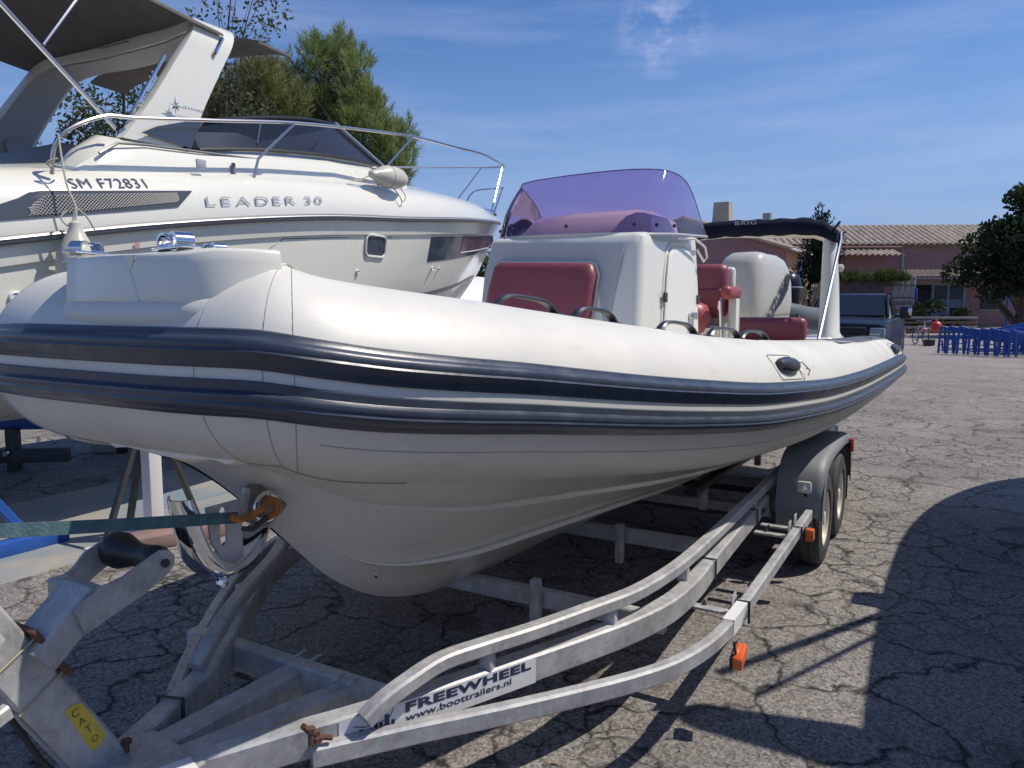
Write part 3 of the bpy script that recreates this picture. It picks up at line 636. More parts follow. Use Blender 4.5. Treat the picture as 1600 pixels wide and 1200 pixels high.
mk('canopy_pole', G().tube([B(1.9, CC - 1.34, 4.02), B(2.76, CC - 1.37, 3.60), B(3.50, CC - 1.38, 2.90)], .016, 8), M_steel, cr)
# pulpit rail
for sg in (1, -1):
    rl = [(2.96, 1.50, 2.55), (2.95, 1.545, 2.68), (2.97, 1.57, 2.77), (3.05, 1.58, 2.85), (3.30, 1.58, 2.98), (3.5, 1.58, 3.01), (4.2, 1.58, 3.13), (5.05, 1.58, 3.28), (6.0, 1.57, 3.40), (6.8, 1.53, 3.49), (8.0, 1.30, 3.60), (9.0, 1.02, 3.72), (10.0, .62, 3.83), (10.7, .32, 3.91), (11.15, .12, 3.96)]
    ns = spline(rl, 4)
    mk('pulpit_rail', G().tube([B(p[0], CC + sg * p[1], p[2]) for p in ns] + ([B(11.24, CC, 3.97)]), .0145, 8), M_steel, cr)
    for foot, top in (((4.70, 1.44, 2.76), (5.05, 1.58, 3.27)), ((6.42, 1.36, 2.90), (6.81, 1.53, 3.48)), ((10.35, .35, 3.10), (10.95, .2, 3.93))):
        kn = (foot[0] + .03, foot[1] + .03, foot[2] + .17)
        mk('stanchion', G().tube([B(p[0], CC + sg * p[1], p[2]) for p in (foot, kn, top)], .0125, 8), M_steel, cr)
mk('bow_loop', G().tube([B(p[0], CC + p[1], p[2]) for p in spline([(10.5, .3, 3.10), (10.8, .28, 3.52), (11.1, .12, 3.60), (11.15, 0, 3.6), (11.1, -.12, 3.60), (10.8, -.28, 3.52), (10.5, -.3, 3.10)], 5)], .012, 8), M_steel, cr)
mk('bow_roller', G().box(B(10.8, CC, 3.18), (.45, .1, .1), AX, .02), M_chrome, cr)
mk('cleat', G().box(B(4.15, CC + 1.47, 2.80), (.09, .02, .07), AX, .008), M_leadshade, cr)
mk('deck_drain', G().box(B(4.55, CC + 1.37, 2.80), (.03, .03, .16), AX, .01), M_leadgrey, cr)

# fenders of the cruiser
def fender(loc_top, axis, r, ln, label, group=None):
    o = thing('boat_fender', loc_top, label, 'fender', 0, group)
    prof = [(0, .02), (.015, .038), (.05, .042), (.09, .06), (.15, r * .72), (.21, r * .93), (.27, r), (ln - .22, r), (ln - .14, r * .9), (ln - .07, r * .6), (ln - .02, .035), (ln, .02)]
    mk('body', G().lathe(loc_top, axis, prof, 28), M_fender, o)
    mk('seam', G().lathe(Vector(loc_top) + Vector(axis).normalized() * (.265), axis, [(0, r), (.003, r + .004), (.008, r)], 28), M_leadshade, o)
    return o
fender(B(2.965, CC + 1.72, 2.235), (0, 0, -1), .128, .78, 'cream fender hanging by a rope from the rail on the flank of the white cruiser')
fender(B(6.12, CC + 1.52, 3.00), (LV + ZV * .03), .115, .60, 'cream fender lying on the side deck of the cruiser beside the windscreen', None)
rp = G().tube([B(p[0], CC + p[1], p[2]) for p in spline([(2.97, 1.58, 2.80), (2.97, 1.60, 2.66), (2.965, 1.66, 2.45), (2.985, 1.70, 2.33), (2.97, 1.72, 2.23)], 6)], .0065, 6)
rp.tube([B(p[0], CC + p[1], p[2]) for p in spline([(2.98, 1.70, 2.33), (3.05, 1.71, 2.27), (3.10, 1.71, 2.19)], 4)], .006, 6)
rp.tube([B(p[0], CC + p[1], p[2]) for p in spline([(2.95, 1.60, 2.64), (2.90, 1.56, 2.61), (2.92, 1.55, 2.59), (2.98, 1.57, 2.60), (3.02, 1.54, 2.61)], 4)], .007, 6)
rp.tube([B(p[0], CC + p[1], p[2]) for p in spline([(2.985, 1.70, 2.33), (2.94, 1.70, 2.20), (2.89, 1.69, 2.25), (2.93, 1.70, 2.30)], 4)], .006, 6)
tag(mk('mooring_rope', rp, M_rope), 'thin pale rope knotted to the rail foot and holding the hanging fender', 'rope')
rp = G().tube([B(p[0], CC + p[1], p[2]) for p in spline([(6.55, 1.46, 2.93), (6.57, 1.53, 2.84), (6.62, 1.54, 2.78), (6.68, 1.53, 2.84), (6.68, 1.47, 2.93)], 6)], .006, 6)
rp.tube([B(p[0], CC + p[1], p[2]) for p in spline([(6.12, 1.5, 2.98), (6.0, 1.48, 2.93), (5.9, 1.45, 2.92), (6.0, 1.44, 2.92), (6.15, 1.46, 2.95)], 5)], .006, 6)
tag(mk('mooring_rope', rp, M_rope), 'short rope loop drooping over the deck edge beside the lying fender', 'rope')

# stands under the cruiser
def jack_stand(a, b, label, top=1.05, m=M_white, both_=True):
    o = thing('jack_stand', B(a, b, 0), label, 'boat stand', ROTZ, 'stands under the cruiser')
    mk('post', G().box(B(a, b, top / 2), (.10, .10, top), AX, .006), m, o)
    for da, db in ((.38, 0), (-.38, 0), (0, -.3)):
        p0 = B(a + da * .12, b + db * .12, top * .72); p1 = B(a + da, b + db, .05)
        mk('brace', G().sweep([p0, p1], rrect(.035, .05), up=SV if da else LV), M_dsteel, o)
    mk('foot', G().box(B(a, b, .03), (1.0, .10, .06), AX, .006), m, o)
    mk('foot', G().box(B(a, b - .25, .03), (.10, .62, .06), AX, .006), m, o)
    mk('pad', G().box(B(a, b - .05, top + .04), (.25, .25, .06), AX, .01), M_wood, o)
    return o
jack_stand(3.42, -2.98, 'white post stand with dark diagonal braces propping the cruiser behind the anchor', 1.28)
jack_stand(6.6, -3.35, 'white post stand further along under the cruiser behind the trailer', 1.4)
jack_stand(3.5, -6.35, 'white post stand on the far side of the cruiser', 1.28)
t = tag(mk('timber_baulk', G().box(B(3.45, -2.78, .05), (.9, .22, .1), (LV * cos(.3) + SV * sin(.3), SV * cos(.3) - LV * sin(.3), ZV), .012), mat('pinkish_timber', (.26, .17, .15), .9, var=.2)), 'reddish timber baulk lying at the foot of the white post stand', 'timber')
# blue trestle stands
bs = thing('trestle_stand', (-3.75, 5.55, 0), 'bright blue steel stand with braced foot beam at the left edge, below the teal strap', 'boat stand')
P0 = Vector((-3.23, 5.42, 0)) 
mk('base_beam', G().box(P0 - LV * .65 + ZV * .05, (1.3, .10, .10), (LV, SV, ZV), .008), M_blue, bs)
mk('base_beam', G().box(P0 - LV * .62 - SV * .45 + ZV * .05, (.10, .78, .09), (LV, SV, ZV), .006), M_blue, bs)
mk('brace', G().sweep([P0 - LV * .25 - SV * .02 + ZV * .09, P0 - LV * .60 - SV * .04 + ZV * .62], rrect(.06, .06), up=SV), M_blue, bs)
mk('brace', G().sweep([P0 - LV * .95 - SV * .02 + ZV * .09, P0 - LV * .64 - SV * .04 + ZV * .62], rrect(.06, .06), up=SV), M_blue, bs)
mk('post', G().box(P0 - LV * .62 - SV * .04 + ZV * .62, (.09, .07, 1.06), (LV, SV, ZV), .008), M_blue, bs)
ts = thing('cross_stand', (-5.0, 7.9, 0), 'blue beam on a dark steel trestle carrying timber, under the cruiser at left', 'boat stand')
d1 = Vector((1, .12, 0)).normalized(); d2 = ZV.cross(d1)
mk('beam', G().box(Vector((-5.6, 7.8, .50)), (1.85, .14, .17), (d1, d2, ZV), .01), M_blue, ts)
mk('leg', G().box(Vector((-5.1, 7.75, .22)), (.11, .11, .44), (d1, d2, ZV), .01), M_dsteel, ts)
mk('foot_beam', G().box(Vector((-5.3, 7.70, .16)), (1.5, .10, .14), (d1, d2, ZV), .01), M_dsteel, ts)
mk('bolt', G().lathe(Vector((-5.1, 7.64, .2)), (0, -1, 0), [(0, .03), (.03, .03), (.03, 0)], 8), M_steel, ts)
tb = tag(mk('timber_baulk', G().box(Vector((-5.75, 7.85, .66)), (2.2, .3, .13), (d1, d2, ZV), .015), M_wood), 'long dark timber lying on the blue beam at left', 'timber')
tb = tag(mk('timber_plank', G().box(Vector((-5.85, 7.8, .760)), (2.2, .24, .05), (d1, d2, ZV), .01), mat('pale_plank', (.36, .33, .28), .8, var=.2)), 'pale plank on top of the dark timber at left', 'timber')
tb = tag(mk('keel_block', G().box(Vector((-5.9, 8.0, .92)), (1.9, .6, .25), (d1, d2, ZV), .03), mat('pale_teal_block', (.38, .48, .48), .6, var=.1)), 'pale blue green block on the plank at the left edge', 'block')
wc = thing('wheel_chock', (-4.65, 8.75, 0), 'grey white chock lying on the shaded asphalt beneath the cruiser', 'chock')
mk('body', G().box(Vector((-4.68, 8.75, .07)), (.30, .2, .14), (d1, d2, ZV), .03), mat('dirty_white', (.35, .36, .38), .6, var=.2), wc)
mk('pad', G().box(Vector((-4.47, 8.72, .06)), (.12, .16, .12), (d1, d2, ZV), .02), M_black, wc)

# ================================================================== INFLATABLE BOAT (tube boat) ON ITS TRAILER
rb = thing('inflatable_boat', B(5, 0, 0.3), 'big cream rigid inflatable boat with navy rubbing strakes and a purple windshield, on the trailer', 'boat', ROTZ)
OUT = [(1.25, 0.0, 1.53, .285), (1.252, .22, 1.53, .285), (1.268, .38, 1.53, .285), (1.315, .52, 1.525, .285), (1.42, .63, 1.50, .29), (1.58, .715, 1.47, .295), (1.8, .80, 1.44, .30), (2.05, .875, 1.41, .305),
       (2.35, .955, 1.37, .31), (2.7, 1.05, 1.325, .315), (3.1, 1.15, 1.28, .318), (3.6, 1.25, 1.23, .32), (4.2, 1.33, 1.19, .32), (4.9, 1.39, 1.15, .32), (5.8, 1.46, 1.13, .315), (6.9, 1.51, 1.117, .30), (8.0, 1.55, 1.11, .285), (8.55, 1.56, 1.105, .26), (8.9, 1.54, 1.10, .22), (9.12, 1.46, 1.10, .15)]
half = spline(OUT, 4)
port = [np.array(p) for p in half]; stbd = [np.array((p[0], -p[1] * interp(p[0], [1.25, 1.6, 2.2, 4.5], [1.42, 1.36, 1.2, 1.0]), p[2], p[3])) for p in half]
line = list(reversed(stbd))[:-1] + port
def tube_frames(line):
    fr = []
    for i, p in enumerate(line):
        q = line[min(i + 1, len(line) - 1)]; r = line[max(i - 1, 0)]
        t = np.array((q[0] - r[0], q[1] - r[1])); t /= np.linalg.norm(t)
        n = np.array((t[1], -t[0]))                       # outward in plan
        if n @ np.array((p[0] - 4.5, p[1])) < 0: n = -n
        c = np.array((p[0] - n[0] * p[3], p[1] - n[1] * p[3]))
        fr.append((c, n, p[2], p[3]))
    return fr
FR = tube_frames(line)
def tpt(f, th, off=0.0):
    c, n, z, r = f; k = (r + off) * cos(th)
    return B(c[0] + n[0] * k, c[1] + n[1] * k, z + (r + off) * sin(th))
NT = 48
g = G().loft([[tpt(f, 2 * pi * k / NT) for k in range(NT)] for f in FR])
tube = mk('tube', g, M_hyp, rb, angle=60)
# seams round the tube
def seam(i, fac, th0=-1.9, th1=1.9, w=.003, m=M_hypseam):
    f0, f1 = FR[i], FR[i + 1]
    f = (lerp(f0[0], f1[0], fac), lerp(f0[1], f1[1], fac), lerp(f0[2], f1[2], fac), lerp(f0[3], f1[3], fac))
    mk('seam', G().tube([tpt(f, lerp(th0, th1, k / 30), .0005) for k in range(31)], w * .45, 4), m, tube)
M0 = len(stbd) - 1
for k, fac in ((7, .2), (12, .3), (14, .3), (-11, .2)):
    seam(M0 + k, fac, -1.5, 2.2)
mk('seam', G().tube([tpt(FR[i], -.60, .0004) for i in range(M0 + 16, len(FR) - 6)], .0009, 4), M_hypseam, tube)
mk('seam', G().tube([tpt(FR[i], -1.28, .0012) for i in range(M0 - 16, M0 + 24)], .003, 4), M_hypseam, tube)
def strake(name, t0, t1, prof):
    rings = []
    for f in FR:
        r = f[3]; ring = []
        s = min(1.0, (r / .285))
        ring.append(tpt(f, math.asin(max(-.99, min(.99, (t0 * s) / r))), -.02))
        for tt, pp in prof:
            t = lerp(t0, t1, tt) * s; ring.append(tpt(f, math.asin(max(-.99, min(.99, t / (r + pp)))), pp))
        ring.append(tpt(f, math.asin(max(-.99, min(.99, (t1 * s) / r))), -.02))
        rings.append(ring)
    return mk(name, G().loft(rings), M_navy, rb, angle=40)
PU = [(0, .004), (.03, .007), (.15, .009), (.25, .014), (.36, .022), (.46, .029), (.52, .026), (.59, .029), (.70, .029), (.78, .025), (.81, .013), (.84, .010), (.97, .009), (1.0, .004)]
strake('rubbing_strake', .014, .112, PU)
strake('rubbing_strake', -.112, -.014, [(0, .004), (.03, .010), (.10, .012), (.15, .022), (.26, .036), (.40, .038), (.47, .034), (.55, .036), (.66, .032), (.72, .016), (.76, .012), (.97, .010), (1.0, .004)])
# hull
HR = {  # a, b, z rows from keel to the tube
 'k': [(1.43, 0, 1.25), (1.50, 0, 1.215), (1.60, 0, 1.14), (1.72, 0, 1.03), (1.84, 0, .91), (1.95, 0, .80), (2.08, 0, .68), (2.25, 0, .565), (2.45, 0, .475), (2.7, 0, .41), (3.1, 0, .37), (3.8, 0, .345), (4.8, 0, .32), (6.2, 0, .30), (8.3, 0, .28)],
 'r3': [(1.43, .11, 1.255), (1.50, .10, 1.225), (1.60, .09, 1.165), (1.72, .08, 1.07), (1.84, .10, .955), (1.95, .11, .86), (2.08, .13, .77), (2.25, .16, .70), (2.45, .20, .66), (2.7, .25, .635), (3.1, .32, .625), (3.8, .42, .60), (4.8, .47, .53), (6.2, .48, .48), (8.3, .48, .43)],
 'r2': [(1.43, .20, 1.262), (1.50, .23, 1.242), (1.60, .23, 1.20), (1.72, .25, 1.14), (1.84, .28, 1.08), (1.95, .31, 1.03), (2.08, .34, .99), (2.25, .38, .945), (2.45, .42, .905), (2.7, .47, .875), (3.1, .54, .835), (3.8, .64, .755), (4.8, .72, .66), (6.2, .76, .57), (8.3, .76, .52)],
 'c': [(1.43, .30, 1.270), (1.50, .37, 1.262), (1.60, .42, 1.245), (1.72, .46, 1.22), (1.84, .49, 1.19), (1.95, .51, 1.16), (2.08, .535, 1.128), (2.25, .57, 1.085), (2.45, .63, 1.055), (2.7, .69, 1.02), (3.1, .78, .97), (3.8, .91, .905), (4.8, 1.01, .83), (6.2, 1.07, .76), (8.3, 1.09, .72)],
 'c2': [(1.43, .31, 1.30), (1.50, .38, 1.29), (1.60, .43, 1.275), (1.72, .47, 1.25), (1.84, .50, 1.22), (1.95, .52, 1.19), (2.08, .55, 1.155), (2.25, .60, 1.115), (2.45, .66, 1.085), (2.7, .72, 1.05), (3.1, .81, 1.0), (3.8, .94, .935), (4.8, 1.04, .86), (6.2, 1.10, .79), (8.3, 1.12, .75)],
 't': [(1.43, .28, 1.45), (1.50, .36, 1.45), (1.60, .41, 1.44), (1.72, .44, 1.42), (1.84, .46, 1.4), (1.95, .47, 1.38), (2.08, .50, 1.35), (2.25, .54, 1.32), (2.45, .6, 1.3), (2.7, .66, 1.27), (3.1, .76, 1.22), (3.8, .88, 1.17), (4.8, 1.0, 1.1), (6.2, 1.07, 1.08), (8.3, 1.1, 1.05)]}
HS = {k: spline(v, 5) for k, v in HR.items()}
rings = []
for i in range(len(HS['k'])):
    P = {k: HS[k][i] for k in HS}
    def pr(p, q, t, da=0, db=0, dz=0): return (lerp(p[0], q[0], t), lerp(p[1], q[1], t) + db, lerp(p[2], q[2], t) + dz)
    k, r3, r2, c, c2, t = (P[x] for x in ('k', 'r3', 'r2', 'c', 'c2', 't'))
    w = min(1, max(0, (k[0] - 1.9) / .8))
    prof = [(k[0], 0, k[2]), pr(k, r3, .5, db=.012, dz=.0), pr(k, r3, .93), (r3[0], r3[1] + .022 * w, r3[2] - .004 * w), (r3[0], r3[1] + .020 * w, r3[2] + .016 * w), (r3[0], r3[1], r3[2] + .018 * w),
            pr(r3, r2, .5, db=-.008), (r2[0], r2[1], r2[2]), (r2[0], r2[1] + .022 * w, r2[2] + .000), (r2[0], r2[1] + .018 * w, r2[2] + .018 * w), pr(r2, c, .5, db=.006, dz=-.012), (c[0], c[1], c[2]), (c[0], c[1] + .02, c[2] + .006), (c2[0], c2[1] + .015, c2[2]), (t[0], t[1], t[2])]
    rings.append([B(*q) for q in prof] + [B(q[0], -q[1], q[2]) for q in reversed(prof[1:])])
hull = mk('hull', G().loft(rings, closed=False), M_gel, rb, angle=28)
g = G().add(rings[-1], [tuple(range(len(rings[-1])))]); mk('transom', g, M_gel, rb, smooth=False)
mk('bow_fairing', G().add(rings[0], [tuple(range(len(rings[0])))]), M_gel, rb, smooth=False)
hb_ = [HS['k'][i] for i in range(28, 64)]
# deck inside the tubes
g = G().strip([B(a, -b, z) for a, b, z in ((1.9, .25, 1.42), (2.3, .55, 1.30), (3.2, .85, 1.12), (4.5, .95, 1.03), (8.3, .98, 1.0))], [B(a, b, z) for a, b, z in ((1.9, .25, 1.42), (2.3, .55, 1.30), (3.2, .85, 1.12), (4.5, .95, 1.03), (8.3, .98, 1.0))])
mk('deck', g, M_gelgrey, rb, smooth=False)
# bow step
bp = [(1.302, -.235), (1.290, .05), (1.300, .285), (1.345, .345), (1.42, .405), (1.49, .425), (1.62, .25), (1.74, .05), (1.70, -.20), (1.52, -.36), (1.36, -.32)]
rings = []
for zz, gr, da in ((1.58, -.03, 0.0), (1.66, .006, 0.0), (1.72, .010, 0), (1.80, .003, 0), (1.824, .0, 0), (1.832, -.005, 0), (1.835, -.022, 0)):
    ring = []
    for a, b in bp:
        d = Vector((a - 1.50, b - .05)); d.normalize(); ring.append(B(a + d.x * gr, b + d.y * gr, zz + (0.010 if zz > 1.7 and a > 1.33 else 0)))
    rings.append(ring)
step = mk('bow_step', G().loft(rings), M_gelw, rb, angle=50)
mk('notch', G().prism([B(1.286, .055, 1.829), B(1.286, .100, 1.829), B(1.286, .078, 1.79), B(1.280, .125, 1.69)], LV * .004), M_gelw, step, smooth=False)
rings = []    # moulded skirt that fairs the step into the tube
bps = spline([(1.345, -.30, 0), (1.302, -.235, 0), (1.29, -.1, 0), (1.287, .05, 0), (1.292, .2, 0), (1.302, .285, 0), (1.345, .345, 0), (1.42, .405, 0), (1.49, .425, 0)], 4)
for zz, gr in ((1.705, .006), (1.695, .014), (1.675, .020), (1.655, .020), (1.62, .0)):
    ring = []
    for p in bps:
        d = Vector((p[0] - 1.55, p[1] - .05)).normalized(); ring.append(B(p[0] + d.x * gr, p[1] + d.y * gr, zz + .04 * max(0, (p[0] - 1.30) / .12)))
    rings.append(ring)
mk('step_skirt', G().loft(rings, closed=False), M_hyp, step, angle=60)
def chock(a, b, yaw, sc=1.0):
    ax = (LV * cos(yaw) + SV * sin(yaw), SV * cos(yaw) - LV * sin(yaw), ZV)
    c = B(a, b, 1.845)
    def q(x, y, z): return c + ax[0] * x * sc + ax[1] * y * sc + ax[2] * z * sc
    base = mk('chock', G().box(q(0, 0, .006), (.055 * sc, .20 * sc, .008), ax, .003), M_chrome, step)
    for s_ in (-1, 1):
        path = spline([(0, s_ * .065, 0), (0, s_ * .069, .022), (0, s_ * .060, .040), (0, s_ * .040, .048), (0, s_ * .018, .045)], 5)
        g = G().loft([[q(-.024, p[1], p[2]), q(.024, p[1], p[2]), q(.024, p[1] - s_ * .006, p[2] - .007), q(-.024, p[1] - s_ * .006, p[2] - .007)] for p in path])
        mk('horn', g, M_chrome, base, angle=50)
chock(1.375, .15, 0.25); chock(1.36, -.235, 1.15, .8); chock(1.56, .08, 0.3, .72)
# grab handles along the port tube (and the same on the far tube)
def crest(a, sgn=1, th=pi / 2, off=0.0):
    best = min((f for f in FR if f[0][1] * sgn > 0), key=lambda f: abs(f[0][0] - a)); return tpt(best, th, off)
M_handle = mat('handle_rubber', (.03, .034, .042), .35, var=.2)
for sgn in (1, -1):
    for a0, a1 in ((2.36, 2.72), (2.74, 3.10), (3.42, 3.86), (3.92, 4.42), (4.45, 5.0)):
        P0, P1 = crest(a0, sgn, pi / 2 + .28), crest(a1, sgn, pi / 2 + .28); d = P1 - P0
        pts = [P0 + d * t + ZV * (.062 * (1 - (2 * t - 1) ** 4) ** .9 + .004) for t in [k / 16 for k in range(17)]]
        g = G().sweep(pts, [(-.020, -.006), (.020, -.006), (.022, 0), (.012, .008), (-.012, .008), (-.022, 0)])
        h = mk('grab_handle', g, M_handle, rb)
        for P in (P0 + d * .03, P1 - d * .03):
            mk('end_cap', G().box(P + ZV * .012, (.075, .05, .03), (d.normalized(), d.normalized().cross(ZV), ZV), .012), M_handle, h)
        mk('patch', G().tube([P0 - ZV * .004 + SV * sgn * .03, (P0 + P1) / 2 + SV * sgn * .045 - ZV * .006, P1 + SV * sgn * .03 - ZV * .004], .0025, 5), M_hypseam, h)
# moulded lifting handles on the flank
def find(a, sgn=1): return min((f for f in FR if f[1][1] * sgn > 0.3), key=lambda f: abs(f[0][0] - a))
def onflank(a, th, off=0.0):
    i = min(range(M0, len(FR) - 1), key=lambda i: abs(FR[i][0][0] - a)); f0, f1 = (FR[i], FR[i + 1]) if FR[i][0][0] <= a else (FR[i - 1], FR[i])
    t = (a - f0[0][0]) / max(1e-6, f1[0][0] - f0[0][0])
    f = (lerp(f0[0], f1[0], t), lerp(f0[1], f1[1], t), lerp(f0[2], f1[2], t), lerp(f0[3], f1[3], t)); return tpt(f, th, off)
def lift_handle(a, th, ln, rr, label=None):
    rings = []
    for k in range(13):
        t = k / 12; aa_ = a + (t - .5) * ln; e = sin(pi * min(1, max(0, .06 + t * .88))) ** .35
        c = onflank(aa_, th, .012); n_ = (onflank(aa_, th, .1) - onflank(aa_, th, 0)).normalized(); tt = LV; bt_ = n_.cross(tt)
        rings.append([c + (n_ * sin(2 * pi * j / 12) * .038 * e + bt_ * cos(2 * pi * j / 12) * rr * e) for j in range(12)])
    h = mk('moulded_handle', G().loft(rings), M_handle, rb, angle=60)
    pp = [onflank(a + x, th + y / .3, .003) for x, y in rr_pts(ln * 1.35, rr * 3.0, .03, 3)]
    mk('patch_outline', G().tube(pp, .002, 4, loop=True), M_hypseam, h)
    mk('cord', G().tube([onflank(a + ln * .5 + x, th + y, .02 + w) for x, y, w in ((-.0, .05, 0), (.05, .0, .015), (.08, -.14, .02), (.05, -.2, .01), (.10, -.12, .02), (.11, -.08, .0))], .004, 5), M_rope, h)
lift_handle(4.12, .62, .27, .046); lift_handle(8.10, .62, .34, .05)
# dark grip pads on top of the stern of the tube
for a0, a1 in ((5.95, 7.55), (7.62, 8.5)):
    na = 14; gr_ = [[onflank(lerp(a0, a1, i / na), lerp(1.15, 1.95, j / 8), .004) for j in range(9)] for i in range(na + 1)]
    mk('grip_pad', G().loft([r for r in gr_], closed=False), M_navyd, rb)
mk('pad_edge', G().tube([onflank(lerp(4.6, 6.6, k / 12), lerp(1.7, 1.12, k / 12), .003) for k in range(13)] + [onflank(lerp(6.6, 8.5, k / 12), 1.12, .003) for k in range(1, 13)], .004, 5), M_gelw, rb)

_B0 = B
def B(a, b, z): return _B0(a, b - .085 - (.03 if b < -.3 else 0), z)     # the console sits a little to starboard
# ---- console
def ring_con(a_f, a_b, h, z, hr=None, dz=0.0):       # rounded plan outline, front edge at a_f
    r = .055; pts = []
    for sx, sy, a_c, s0 in ((1, 1, a_b, 0),):
        pass
    out = []
    out += [(a_b, -h), (a_f + r, -h)]
    out += [(a_f + r - r * sin(t), -h + r - r * cos(t)) for t in [pi / 2 * k / 4 for k in range(1, 5)]]
    out += [(a_f - .012, -h * .45), (a_f - .016, 0), (a_f - .012, h * .45)]
    out += [(a_f + r - r * cos(t), h - r + r * sin(t)) for t in [pi / 2 * k / 4 for k in range(0, 5)]]
    out += [(a_b, h)]
    return [B(a, b, z + dz * (a - a_f)) for a, b in out]
con = mk('console', G().loft([ring_con(4.05, 5.22, .54, 1.02), ring_con(4.10, 5.26, .535, 1.45), ring_con(4.17, 5.27, .525, 1.80), ring_con(4.225, 5.25, .51, 2.03, dz=.04), ring_con(4.24, 5.24, .505, 2.09, dz=.05), ring_con(4.27, 5.2, .485, 2.115, dz=.055), ring_con(4.5, 5.1, .3, 2.13, dz=.06)]), M_gelw, rb, angle=40)
def cfront(b, z, off=.01):           # point on the raked console front
    return B(interp(z, [1.02, 1.45, 1.80, 2.03, 2.09], [4.05, 4.10, 4.17, 4.225, 4.24]) - off - .012, b, z)
pb = [(-.50, 1.2), (.31, 1.2), (.405, 2.045), (-.455, 2.085), (-.49, 1.9)]
g = G().prism([cfront(b, z, .004) for b, z in pb], -LV * .008); mk('front_panel', g, M_gelgrey, con, smooth=False)
cu = [(-.435, 1.25), (.20, 1.25), (.24, 1.55), (.262, 1.86), (.235, 1.925), (.20, 1.938), (-.36, 1.955), (-.395, 1.93), (-.42, 1.8), (-.435, 1.5)]
def inset(ps, k):
    cx = sum(p[0] for p in ps) / len(ps); cy = sum(p[1] for p in ps) / len(ps)
    return [(p[0] + (cx - p[0]) * k / max(.05, abs(p[0] - cx)) if abs(p[0] - cx) > .05 else p[0], p[1] + (cy - p[1]) * k / max(.05, abs(p[1] - cy)) if abs(p[1] - cy) > .05 else p[1]) for p in ps]
rings = [[cfront(b, z, o) for b, z in inset(cu, k)] for o, k in ((.012, -.012), (.020, -.012))]
mk('cushion_surround', G().loft(rings), M_gelw, con, angle=30)
rings = [[cfront(b, z, o) for b, z in inset(cu, k)] for o, k in ((.016, .0), (.055, -.002), (.072, .006), (.083, .022), (.088, .05))]
mk('backrest_cushion', G().loft(rings), M_red, con, angle=50)
# side door
dz_ = [(4.50, 1.15), (4.50, 1.50), (4.58, 1.86), (4.645, 2.0), (4.70, 2.045), (4.95, 2.065), (5.06, 2.05), (5.15, 1.98), (5.205, 1.85), (5.215, 1.5), (5.215, 1.15)]
def cside(a, z, off=.0): return B(a, interp(z, [1.02, 1.45, 1.80, 2.03], [.54, .535, .525, .51]) + off, z)
mk('door_frame', G().tube([cside(a - (.025 if a < 4.8 else 0), z + (.02 if 4.6 < a < 5.1 else 0), .0) for a, z in dz_], .012, 6), M_gel, con)
door = mk('door', G().loft([[cside(a, z, o) for a, z in inset(dz_, k)] for o, k in ((.0, .0), (.014, .0), (.02, .01), (.022, .03))]), M_geldoor, con, angle=40)
mk('dark_gap', G().tube([cside(a, z, .004) for a, z in ((4.487, 1.5), (4.567, 1.86), (4.63, 2.0))], .006, 5), M_black, con)
lt = mk('latch', G().lathe(cside(5.02, 1.62, .022), SV, [(0, .028), (.012, .028), (.018, .018), (.018, 0)], 12), M_steel, door)
mk('key_tag', G().box(cside(5.0, 1.57, .045), (.02, .006, .07), AX, .002), M_steel, lt); mk('catch', G().box(cside(5.08, 1.62, .035), (.06, .02, .05), AX, .006), M_chrome, lt)
mk('hinge', G().box(cside(4.52, 1.74, .022), (.05, .016, .06), AX, .005), M_dsteel, door)
mk('hinge', G().box(cside(5.19, 1.73, .022), (.05, .016, .06), AX, .005), M_dsteel, door)
mk('rail_under_windshield', G().tube([B(a, b, z) for a, b, z in ((4.72, .55, 2.11), (4.98, .585, 2.12), (5.20, .59, 2.08), (5.30, .575, 2.02), (5.27, .56, 1.99), (5.1, .565, 2.06))], .008, 8), M_gel, con)
# dash and windshield
hump = [(4.45, .30, 2.10), (4.52, .28, 2.24), (4.60, .26, 2.285), (4.85, .27, 2.30), (5.05, .26, 2.29), (5.2, .22, 2.18)]
g = G().loft([[B(a, -.18 - h_ + .05, 2.09), B(a, -.16 - h_ + .1, lerp(2.09, z, .9)), B(a, -.10, z), B(a, .12 + h_ - .05, z), B(a, .17 + h_, lerp(2.09, z, .75)), B(a, .2 + h_, 2.09)] for a, h_, z in hump])
mk('dash_hood', g, M_gelw, con, angle=50)
wbase = [(5.28, .575, 2.165), (5.0, .575, 2.15), (4.6, .56, 2.13), (4.36, .50, 2.115), (4.27, .36, 2.115), (4.24, 0, 2.12), (4.27, -.36, 2.125), (4.36, -.50, 2.125), (4.6, -.56, 2.13), (5.0, -.575, 2.15), (5.28, -.575, 2.165)]
wtop = [(5.20, .57, 2.22), (4.98, .555, 2.42), (4.84, .545, 2.485), (4.68, .50, 2.515), (4.585, .36, 2.525), (4.56, 0, 2.525), (4.575, -.36, 2.51), (4.64, -.49, 2.50), (4.82, -.54, 2.46), (4.97, -.555, 2.40), (5.20, -.57, 2.22)]
wb_, wt_ = spline(wbase, 6), spline(wtop, 6)
rings = []
for j in range(9):
    t = j / 8; bul = .03 * sin(pi * t)
    rings.append([B(lerp(p[0], q[0], t) - bul, lerp(p[1], q[1], t) * (1 + bul * .6), lerp(p[2], q[2], t)) for p, q in zip(wb_, wt_)])
shield = mk('windshield', G().loft(rings, closed=False), M_purple, con, angle=60)
mk('windshield_edge', G().tube([r for r in rings[-1]], .004, 5), mat('purple_edge', (.16, .10, .3), .2), shield)
mk('windshield_foot', G().tube([B(p[0] + .004, p[1] * .995, p[2] - .008) for p in wb_], .011, 6), M_gelgrey, con)
